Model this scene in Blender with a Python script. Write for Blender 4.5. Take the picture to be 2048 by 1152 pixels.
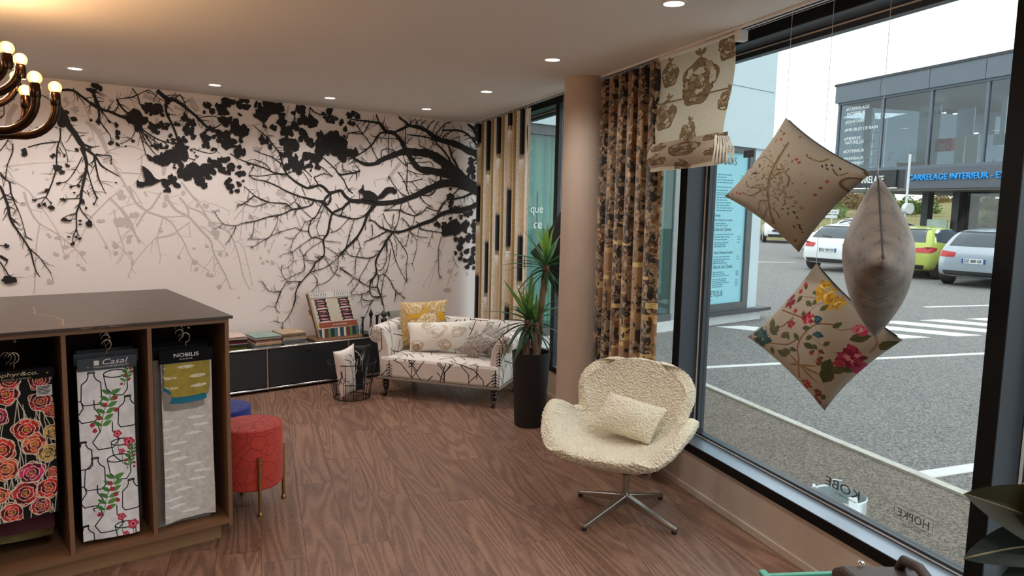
import bpy, bmesh, math, random
import numpy as np
from mathutils import Matrix, Vector
from mathutils.bvhtree import BVHTree
for o in list(bpy.data.objects): bpy.data.objects.remove(o)
SC = bpy.context.scene
COL = SC.collection
PI = math.pi
# ---------------------------------------------------------------- camera
cam = bpy.data.cameras.new('camera'); cam.sensor_width = 36.0; cam.lens = 1458.48/2048*36; cam.clip_start = .02; cam.clip_end = 300
co = bpy.data.objects.new('camera', cam); COL.objects.link(co)
CM = [[0.784319, 0.052578, -0.618125], [-0.61998, 0.101195, -0.778065], [0.021642, 0.993476, 0.111966]]
co.matrix_world = Matrix(((CM[0][0],CM[0][1],CM[0][2],0),(CM[1][0],CM[1][1],CM[1][2],0),(CM[2][0],CM[2][1],CM[2][2],1.63),(0,0,0,1)))
SC.camera = co
# ---------------------------------------------------------------- world, exposure
w = bpy.data.worlds.new('overcast_sky'); SC.world = w; w.use_nodes = True
bg = w.node_tree.nodes['Background']
SKY = w.node_tree
tc = SKY.nodes.new('ShaderNodeTexCoord'); nz = SKY.nodes.new('ShaderNodeTexNoise'); nz.inputs['Scale'].default_value = 2.2; nz.inputs['Detail'].default_value = 4
rp = SKY.nodes.new('ShaderNodeValToRGB'); rp.color_ramp.elements[0].color = (.86,.92,.95,1); rp.color_ramp.elements[1].color = (1,1,1,1)
SKY.links.new(tc.outputs['Generated'], nz.inputs['Vector']); SKY.links.new(nz.outputs['Fac'], rp.inputs['Fac']); SKY.links.new(rp.outputs['Color'], bg.inputs['Color'])
bg.inputs['Strength'].default_value = 2.0
SC.view_settings.view_transform = 'Standard'; SC.view_settings.look = 'None'
SC.view_settings.exposure = 0.0; SC.view_settings.gamma = 1.0; SC.view_settings.use_curve_mapping = False
SC.cycles.max_bounces = 8; SC.cycles.transparent_max_bounces = 12; SC.cycles.use_denoising = True
SC.cycles.sample_clamp_indirect = 6
# ---------------------------------------------------------------- recessed ceiling lamps (the fixtures themselves are built further down)
CEIL = 2.49
LAMPS = [(2.481,2.075),(2.899,3.314),(3.342,4.57),(3.565,5.791),(2.638,5.803),(1.722,5.82),(.807,5.807)]
LAMPS_BEHIND = [(2.06,.83),(1.64,-.42),(1.2,-1.7),(-.1,5.8),(-1.1,5.8),(-2.6,4.2),(-2.6,2.2),(-2.6,.2),(-.9,.6),(.5,1.6),(-.9,-1.4),(-2.6,-1.8)]
LAMP_POWER = 34.0
CH_POWER = 15.0
def lamp(x, y, power):
    l = bpy.data.lights.new('downlight_lamp', 'SPOT'); l.energy = power; l.spot_size = math.radians(150); l.spot_blend = 1.0
    l.shadow_soft_size = .07; l.color = (1.0,.965,.93)
    o = bpy.data.objects.new('downlight_lamp', l); COL.objects.link(o); o.location = (x, y, CEIL-.03)
for x, y in LAMPS: lamp(x, y, LAMP_POWER)
for x, y in LAMPS_BEHIND: lamp(x, y, LAMP_POWER*1.5)
# ---------------------------------------------------------------- helpers
def lin(c):
    return tuple(((v/255)/12.92 if v/255 <= .04045 else ((v/255+.055)/1.055)**2.4) for v in c) + (1.0,)
def nd(nt, t, **kw):
    n = nt.nodes.new(t)
    for k, v in kw.items():
        if k in n.inputs: n.inputs[k].default_value = v
        else: setattr(n, k, v)
    return n
MATS = {}
def mat(name, rgb, rough=.6, metal=0, noise=(6,.06), bump=None, coat=0, emit=None, spec=None, trans=0):
    """a procedural material: base colour varied by noise, optional noise bump, emission, translucency"""
    if name in MATS: return MATS[name]
    m = bpy.data.materials.new(name); m.use_nodes = True; nt = m.node_tree; b = nt.nodes['Principled BSDF']; MATS[name] = m
    tc = nd(nt, 'ShaderNodeTexCoord')
    n = nd(nt, 'ShaderNodeTexNoise', Scale=noise[0], Detail=3.0); nt.links.new(tc.outputs['Object'], n.inputs['Vector'])
    mx = nd(nt, 'ShaderNodeMix', data_type='RGBA'); c = lin(rgb)
    mx.inputs['A'].default_value = tuple(min(1, v*(1-noise[1]*1.6)) for v in c[:3])+(1,); mx.inputs['B'].default_value = tuple(min(1, v*(1+noise[1]*1.6)) for v in c[:3])+(1,)
    nt.links.new(n.outputs['Fac'], mx.inputs['Factor']); nt.links.new(mx.outputs['Result'], b.inputs['Base Color'])
    b.inputs['Roughness'].default_value = rough; b.inputs['Metallic'].default_value = metal; b.inputs['Coat Weight'].default_value = coat
    if spec is not None: b.inputs['Specular IOR Level'].default_value = spec
    if emit: b.inputs['Emission Color'].default_value = lin(emit[0]); b.inputs['Emission Strength'].default_value = emit[1]
    if bump: add_bump(m, bump[0], bump[1], bump[2] if len(bump) > 2 else 'noise')
    if trans: add_trans(m, trans)
    return m
def add_bump(m, scale, strength, kind='noise', dist=.01):
    nt = m.node_tree; b = nt.nodes['Principled BSDF']; tc = nd(nt, 'ShaderNodeTexCoord')
    if kind == 'voronoi':
        t = nd(nt, 'ShaderNodeTexVoronoi', Scale=scale); out = t.outputs['Distance']
    elif kind == 'cracks':
        t = nd(nt, 'ShaderNodeTexVoronoi', Scale=scale, feature='DISTANCE_TO_EDGE'); out = t.outputs['Distance']
    elif kind == 'weave':
        t = nd(nt, 'ShaderNodeTexNoise', Scale=scale, Detail=1.0); out = t.outputs['Fac']
    else:
        t = nd(nt, 'ShaderNodeTexNoise', Scale=scale, Detail=4.0); out = t.outputs['Fac']
    nt.links.new(tc.outputs['Object'], t.inputs['Vector'])
    if kind == 'cracks':
        r = nd(nt, 'ShaderNodeMapRange'); r.inputs['From Max'].default_value = .04; nt.links.new(out, r.inputs['Value']); out = r.outputs['Result']
    bp = nd(nt, 'ShaderNodeBump', Strength=strength, Distance=dist); nt.links.new(out, bp.inputs['Height']); nt.links.new(bp.outputs['Normal'], b.inputs['Normal'])
def add_trans(m, f):
    nt = m.node_tree; b = nt.nodes['Principled BSDF']; o = nt.nodes['Material Output']
    t = nd(nt, 'ShaderNodeBsdfTranslucent'); mx = nd(nt, 'ShaderNodeMixShader', Fac=f)
    src = b.inputs['Base Color'].links
    if src: nt.links.new(src[0].from_socket, t.inputs['Color'])
    nt.links.new(b.outputs[0], mx.inputs[1]); nt.links.new(t.outputs[0], mx.inputs[2]); nt.links.new(mx.outputs[0], o.inputs['Surface'])
def glass(name, tint=(235,245,245), refl=.06, rough=0.0, dens=1.0):
    if name in MATS: return MATS[name]
    m = bpy.data.materials.new(name); m.use_nodes = True; nt = m.node_tree; MATS[name] = m
    nt.nodes.remove(nt.nodes['Principled BSDF']); o = nt.nodes['Material Output']
    t = nd(nt, 'ShaderNodeBsdfTransparent', Color=lin(tint)); g = nd(nt, 'ShaderNodeBsdfGlossy', Roughness=rough)
    lw = nd(nt, 'ShaderNodeLayerWeight', Blend=.5); pw5 = nd(nt, 'ShaderNodeMath', operation='POWER'); pw5.inputs[1].default_value = 5.0; nt.links.new(lw.outputs['Facing'], pw5.inputs[0])
    mp = nd(nt, 'ShaderNodeMath', operation='MULTIPLY_ADD', use_clamp=True); mp.inputs[1].default_value = min(.9, refl*12); mp.inputs[2].default_value = refl
    nt.links.new(pw5.outputs[0], mp.inputs[0]); mx = nd(nt, 'ShaderNodeMixShader'); nt.links.new(mp.outputs[0], mx.inputs[0])
    nt.links.new(t.outputs[0], mx.inputs[1]); nt.links.new(g.outputs[0], mx.inputs[2]); nt.links.new(mx.outputs[0], o.inputs['Surface'])
    return m
class MB:
    """collects faces and builds them as ONE mesh object"""
    def __init__(s): s.v=[]; s.f=[]; s.uv=[]
    def add(s, vs, fs, uvs=None):
        k=len(s.v); s.v += [tuple(p) for p in vs]; s.f += [tuple(i+k for i in f) for f in fs]
        s.uv += uvs if uvs else [None]*len(fs); return s
    def box(s, x0,x1,y0,y1,z0,z1):
        return s.add([(x0,y0,z0),(x1,y0,z0),(x1,y1,z0),(x0,y1,z0),(x0,y0,z1),(x1,y0,z1),(x1,y1,z1),(x0,y1,z1)],
              [(0,3,2,1),(4,5,6,7),(0,1,5,4),(1,2,6,5),(2,3,7,6),(3,0,4,7)])
    def tube(s, pts, r, n=10, closed=False):
        pts=[Vector(p) for p in pts]; N=len(pts); rs=list(r) if isinstance(r,(list,tuple)) else [r]*N
        vs=[]; up=None
        for i,p in enumerate(pts):
            if closed: d=pts[(i+1)%N]-pts[i-1]
            else: d=pts[min(i+1,N-1)]-pts[max(i-1,0)]
            d.normalize()
            if up is None: up = Vector((0,0,1)) if abs(d.z)<.9 else Vector((1,0,0))
            a=d.cross(up)
            if a.length<1e-5: a=d.orthogonal()
            a.normalize(); up=a.cross(d).normalized()
            for k in range(n):
                t=2*PI*k/n; vs.append(p+(a*math.cos(t)+up*math.sin(t))*rs[i])
        fs=[]
        for i in range(N if closed else N-1):
            j=(i+1)%N
            for k in range(n): fs.append((i*n+k,i*n+(k+1)%n,j*n+(k+1)%n,j*n+k))
        if not closed: fs += [tuple(range(n))[::-1], tuple(range((N-1)*n,N*n))]
        return s.add(vs,fs)
    def cyl(s, p0,p1,r0,r1=None,n=16): return s.tube([p0,p1],[r0,r0 if r1 is None else r1],n)
    def lathe(s, prof, n=24, c=(0,0,0)):
        vs=[]; m=len(prof)
        for r,z in prof:
            for k in range(n): t=2*PI*k/n; vs.append((c[0]+r*math.cos(t),c[1]+r*math.sin(t),c[2]+z))
        fs=[(i*n+k,i*n+(k+1)%n,(i+1)*n+(k+1)%n,(i+1)*n+k) for i in range(m-1) for k in range(n)]
        fs += [tuple(range(n))[::-1], tuple(range((m-1)*n,m*n))]
        return s.add(vs,fs)
    def ball(s, c, r, n=12, sz=1.0):
        return s.lathe([(max(r*math.sin(PI*i/n),1e-4), -r*sz*math.cos(PI*i/n)) for i in range(n+1)], n*2, c)
    def grid(s, fn, nu, nv, flip=False):
        vs=[fn(i/nu,j/nv) for j in range(nv+1) for i in range(nu+1)]; fs=[]; uv=[]
        for j in range(nv):
            for i in range(nu):
                a=j*(nu+1)+i; q=(a,a+1,a+nu+2,a+nu+1); t=((i/nu,j/nv),((i+1)/nu,j/nv),((i+1)/nu,(j+1)/nv),(i/nu,(j+1)/nv))
                fs.append(q[::-1] if flip else q); uv.append(t[::-1] if flip else t)
        return s.add(vs,fs,uv)
    def prism(s, poly, fn, d0, d1):
        """extrude a 2D polygon: fn(a,b,d) -> point"""
        n=len(poly); vs=[fn(a,b,d0) for a,b in poly]+[fn(a,b,d1) for a,b in poly]
        return s.add(vs,[tuple(range(n))[::-1],tuple(range(n,2*n))]+[(i,(i+1)%n,n+(i+1)%n,n+i) for i in range(n)])
    def mesh(s, name):
        me=bpy.data.meshes.new(name); me.from_pydata(s.v,[],s.f)
        if any(u for u in s.uv):
            l=me.uv_layers.new(name='UVMap'); k=0; arr=np.zeros((len(me.loops),2),np.float32)
            for f,u in zip(s.f,s.uv):
                if u: arr[k:k+len(f)]=u
                k+=len(f)
            l.data.foreach_set('uv',arr.ravel())
        return me
    def build(s, name, m, parent=None, smooth=False, bevel=0, fix=True, **kw):
        me=s.mesh(name)
        if fix:
            b=bmesh.new(); b.from_mesh(me); bmesh.ops.recalc_face_normals(b,faces=b.faces); b.to_mesh(me); b.free()
        return link(name, me, m, parent, smooth, bevel, **kw)
def link(name, me, m, parent=None, smooth=False, bevel=0, loc=None, rotz=None, label=None, kind=None, sub=0):
    if m is not None and not me.materials: me.materials.append(m)
    if smooth:
        me.polygons.foreach_set('use_smooth',[True]*len(me.polygons))
        if smooth is not True: me.set_sharp_from_angle(angle=math.radians(smooth))
    o=bpy.data.objects.new(name,me); COL.objects.link(o)
    if parent is not None: o.parent=parent
    if loc is not None: o.location=loc
    if rotz is not None: o.rotation_euler=(0,0,rotz)
    if bevel:
        bv=o.modifiers.new('bevel','BEVEL'); bv.width=bevel; bv.segments=2; bv.limit_method='ANGLE'; bv.angle_limit=math.radians(40)
    if sub:
        sb=o.modifiers.new('subdivision','SUBSURF'); sb.levels=sub; sb.render_levels=sub
    if label: o['label']=label
    if kind: o['kind']=kind
    return o
def tag(o, label, cat, group=None):
    o['label']=label; o['category']=cat
    if group: o['group']=group
    return o
def thing(name, label, cat, loc=(0,0,0), rotz=0, group=None):
    o=bpy.data.objects.new(name,None); COL.objects.link(o); o.location=loc; o.rotation_euler=(0,0,rotz); o.empty_display_size=.1
    return tag(o,label,cat,group)
def struct(name, loc=(0,0,0), rotz=0):
    o=bpy.data.objects.new(name,None); COL.objects.link(o); o.location=loc; o.rotation_euler=(0,0,rotz); o['kind']='structure'; return o
def dup(root, loc, rotz, label, group=None):
    r=root.copy(); COL.objects.link(r); r.location=loc; r.rotation_euler=(0,0,rotz); r['label']=label
    if group: r['group']=group
    for ch in list(root.children):
        c=ch.copy(); COL.objects.link(c); c.parent=r
        for g in ch.children:
            d=g.copy(); COL.objects.link(d); d.parent=c
    return r
TEXTS={}
def text_mesh(txt, width=None, height=None, depth=.002, shear=0, bold=0):
    cu=bpy.data.curves.new('lettering','FONT'); cu.body=txt; cu.size=1; cu.align_x='LEFT'; cu.shear=shear; cu.offset=bold; cu.resolution_u=3
    ob=bpy.data.objects.new('lettering',cu); me=bpy.data.meshes.new_from_object(ob); bpy.data.objects.remove(ob)
    n=len(me.vertices); a=np.zeros(n*3,np.float32); me.vertices.foreach_get('co',a); a=a.reshape(-1,3)
    lo=a.min(0); hi=a.max(0); sz=np.maximum(hi-lo,1e-6)
    sx = width/sz[0] if width else height/sz[1]; sy = height/sz[1] if height else sx
    a[:,0]=(a[:,0]-lo[0])*sx; a[:,1]=(a[:,1]-lo[1])*sy; a[:,2]=0
    me.vertices.foreach_set('co',a.ravel())
    if depth:
        b=bmesh.new(); b.from_mesh(me); r=bmesh.ops.extrude_face_region(b,geom=b.faces[:]); 
        for g in r['geom']:
            if isinstance(g,bmesh.types.BMVert): g.co.z+=depth
        bmesh.ops.recalc_face_normals(b,faces=b.faces); b.to_mesh(me); b.free()
    return me
def lettering(name, txt, m, parent, M, width=None, height=None, depth=.002, **kw):
    """M: 4x4 placing the text's lower-left corner; text x runs along M's x, up along M's y"""
    me=text_mesh(txt,width,height,depth,**kw); me.transform(M); return link(name,me,m,parent)
def frame(o, x, y):
    x=Vector(x).normalized(); y=Vector(y).normalized(); z=x.cross(y); o=Vector(o)
    return Matrix(((x.x,y.x,z.x,o.x),(x.y,y.y,z.y,o.y),(x.z,y.z,z.z,o.z),(0,0,0,1)))
# ---------------------------------------------------------------- flat fabric prints, drawn procedurally with numpy
class Cv:
    def __init__(s,w,h,bg): s.w=w; s.h=h; s.a=np.empty((h,w,3),np.float32); s.a[:]=bg
    def _box(s,x0,x1,y0,y1):
        x0=max(0,int(x0)); x1=min(s.w,int(x1)+2); y0=max(0,int(y0)); y1=min(s.h,int(y1)+2)
        if x0>=x1 or y0>=y1: return None
        return x0,x1,y0,y1
    def line(s,pts,r,col):
        for (ax,ay),(bx,by) in zip(pts[:-1],pts[1:]):
            b=s._box(min(ax,bx)-r,max(ax,bx)+r,min(ay,by)-r,max(ay,by)+r)
            if not b: continue
            X,Y=np.meshgrid(np.arange(b[0],b[1]),np.arange(b[2],b[3])); dx,dy=bx-ax,by-ay; L=dx*dx+dy*dy or 1
            t=np.clip(((X-ax)*dx+(Y-ay)*dy)/L,0,1); d=np.hypot(X-ax-t*dx,Y-ay-t*dy); s.a[b[2]:b[3],b[0]:b[1]][d<=r]=col
        return s
    def ell(s,cx,cy,rx,ry,col,rot=0,wob=0,seed=0):
        R=max(rx,ry)*(1+wob); b=s._box(cx-R,cx+R,cy-R,cy+R)
        if not b: return s
        X,Y=np.meshgrid(np.arange(b[0],b[1])-cx,np.arange(b[2],b[3])-cy); c,n=math.cos(rot),math.sin(rot)
        u=(X*c+Y*n)/rx; v=(-X*n+Y*c)/ry; d=np.hypot(u,v)
        lim=1.0
        if wob: th=np.arctan2(v,u); lim=1+wob*(np.sin(5*th+seed)*.6+np.sin(3*th+2.3*seed)*.4)
        s.a[b[2]:b[3],b[0]:b[1]][d<=lim]=col; return s
    def poly(s,pts,col):
        xs=[p[0] for p in pts]; ys=[p[1] for p in pts]; b=s._box(min(xs),max(xs),min(ys),max(ys))
        if not b: return s
        X,Y=np.meshgrid(np.arange(b[0],b[1])+.5,np.arange(b[2],b[3])+.5); ins=np.zeros(X.shape,bool)
        for (ax,ay),(bx,by) in zip(pts,pts[1:]+pts[:1]):
            if ay==by: continue
            ins ^= ((ay>Y)!=(by>Y)) & (X < (bx-ax)*(Y-ay)/(by-ay)+ax)
        s.a[b[2]:b[3],b[0]:b[1]][ins]=col; return s
    def leaf(s,x,y,L,w,ang,col):
        c,n=math.cos(ang),math.sin(ang); pr=[(0,0),(.25,.8),(.5,1),(.75,.7),(1,0),(.75,-.7),(.5,-1),(.25,-.8)]
        return s.poly([(x+L*a*c-w*b*n,y+L*a*n+w*b*c) for a,b in pr],col)
    def speckle(s,amt,seed=0):
        r=np.random.default_rng(seed); s.a*= (1+amt*(r.random((s.h,s.w,1))-.5)).astype(np.float32); return s
    def image(s,name):
        im=bpy.data.images.new(name,s.w,s.h); px=np.ones((s.h,s.w,4),np.float32); px[:,:,:3]=np.clip(s.a[::-1]/255,0,1)
        im.pixels.foreach_set(px.ravel()); im.pack(); return im
def vnoise(w,h,cell,seed):
    r=np.random.default_rng(seed); gw,gh=int(w/cell)+3,int(h/cell)+3; g=r.random((gh,gw)).astype(np.float32)
    y=np.arange(h)/cell; x=np.arange(w)/cell; yi=y.astype(int); xi=x.astype(int); fy=y-yi; fx=x-xi; fy=fy*fy*(3-2*fy); fx=fx*fx*(3-2*fx)
    a=g[yi][:,xi]; b=g[yi][:,xi+1]; c=g[yi+1][:,xi]; d=g[yi+1][:,xi+1]
    return (a*(1-fx)+b*fx)*(1-fy)[:,None]+(c*(1-fx)+d*fx)*fy[:,None]
def fbm(w,h,cell,seed,o=4):
    t=0; k=0; amp=1
    for i in range(o): t=t+amp*vnoise(w,h,max(cell/2**i,1.5),seed+i); k+=amp; amp*=.55
    return t/k
def printed(name, cv, rough=.9, weave=(900,.25), trans=0, box=None, sheen=.2):
    """fabric material from a drawn print; box = metres per repeat for box projection, otherwise UVs"""
    m=bpy.data.materials.new(name); m.use_nodes=True; nt=m.node_tree; b=nt.nodes['Principled BSDF']; MATS[name]=m
    t=nd(nt,'ShaderNodeTexImage'); t.image=cv.image(name); tc=nd(nt,'ShaderNodeTexCoord')
    if box:
        t.projection='BOX'; t.projection_blend=.12; mp=nd(nt,'ShaderNodeMapping'); mp.inputs['Scale'].default_value=(1/box,)*3
        nt.links.new(tc.outputs['Object'],mp.inputs['Vector']); nt.links.new(mp.outputs[0],t.inputs['Vector'])
    else: nt.links.new(tc.outputs['UV'],t.inputs['Vector'])
    n=nd(nt,'ShaderNodeTexNoise',Scale=3.0); hs=nd(nt,'ShaderNodeHueSaturation'); mr=nd(nt,'ShaderNodeMapRange'); mr.inputs['To Min'].default_value=.93; mr.inputs['To Max'].default_value=1.07
    nt.links.new(tc.outputs['Object'],n.inputs['Vector']); nt.links.new(n.outputs['Fac'],mr.inputs['Value']); nt.links.new(mr.outputs[0],hs.inputs['Value']); nt.links.new(t.outputs['Color'],hs.inputs['Color'])
    nt.links.new(hs.outputs[0],b.inputs['Base Color']); b.inputs['Roughness'].default_value=rough; b.inputs['Sheen Weight'].default_value=sheen; b.inputs['Specular IOR Level'].default_value=.25
    if weave: add_bump(m,weave[0],weave[1],'weave',.002)
    if trans: add_trans(m,trans)
    return m
def pillow(name, corners, thick, m, parent=None, pinch=.07, n=20, wrinkle=.004, seed=1):
    """corners tl,tr,br,bl; puffed in the middle, eared at the corners"""
    tl,tr,br,bl=[Vector(c) for c in corners]; nrm=((tr-tl).cross(bl-tl)+(tr-br).cross(bl-br)*-1).normalized(); rnd=random.Random(seed); ph=[rnd.uniform(0,6) for _ in range(6)]
    def fn(sg):
        def f(u,v):
            uu=.5+(u-.5)*(1-pinch*(1-(2*v-1)**2)*1.0); vv=.5+(v-.5)*(1-pinch*(1-(2*u-1)**2)*1.0)
            p=(tl*(1-uu)+tr*uu)*(1-vv)+(bl*(1-uu)+br*uu)*vv
            e=max(0,(1-(2*u-1)**2)*(1-(2*v-1)**2)); h=thick/2*e**.55 + wrinkle*math.sin(9*u+ph[0]+3*v)*math.sin(8*v+ph[1]-2*u)*e**.5
            return p+nrm*sg*h
        return f
    b=MB(); b.grid(lambda u,v: fn(-1)(u,1-v),n,n); b.grid(lambda u,v: fn(1)(u,1-v),n,n,True)
    me=b.mesh(name); bm=bmesh.new(); bm.from_mesh(me); bmesh.ops.remove_doubles(bm,verts=bm.verts,dist=1e-5); bmesh.ops.recalc_face_normals(bm,faces=bm.faces); bm.to_mesh(me); bm.free()
    return link(name,me,m,parent,True)
def edge_pts(corners, a, b, pinch=.07, n=20):
    """points along a pillow's edge from corner a to corner b"""
    C=[Vector(c) for c in corners]; mid=sum(C,Vector())/4; out=[]
    for i in range(n+1):
        t=i/n; p=C[a].lerp(C[b],t); q=(C[a]+C[b])/2; out.append(p+(mid-q)*pinch*(1-(2*t-1)**2))
    return out
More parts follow.
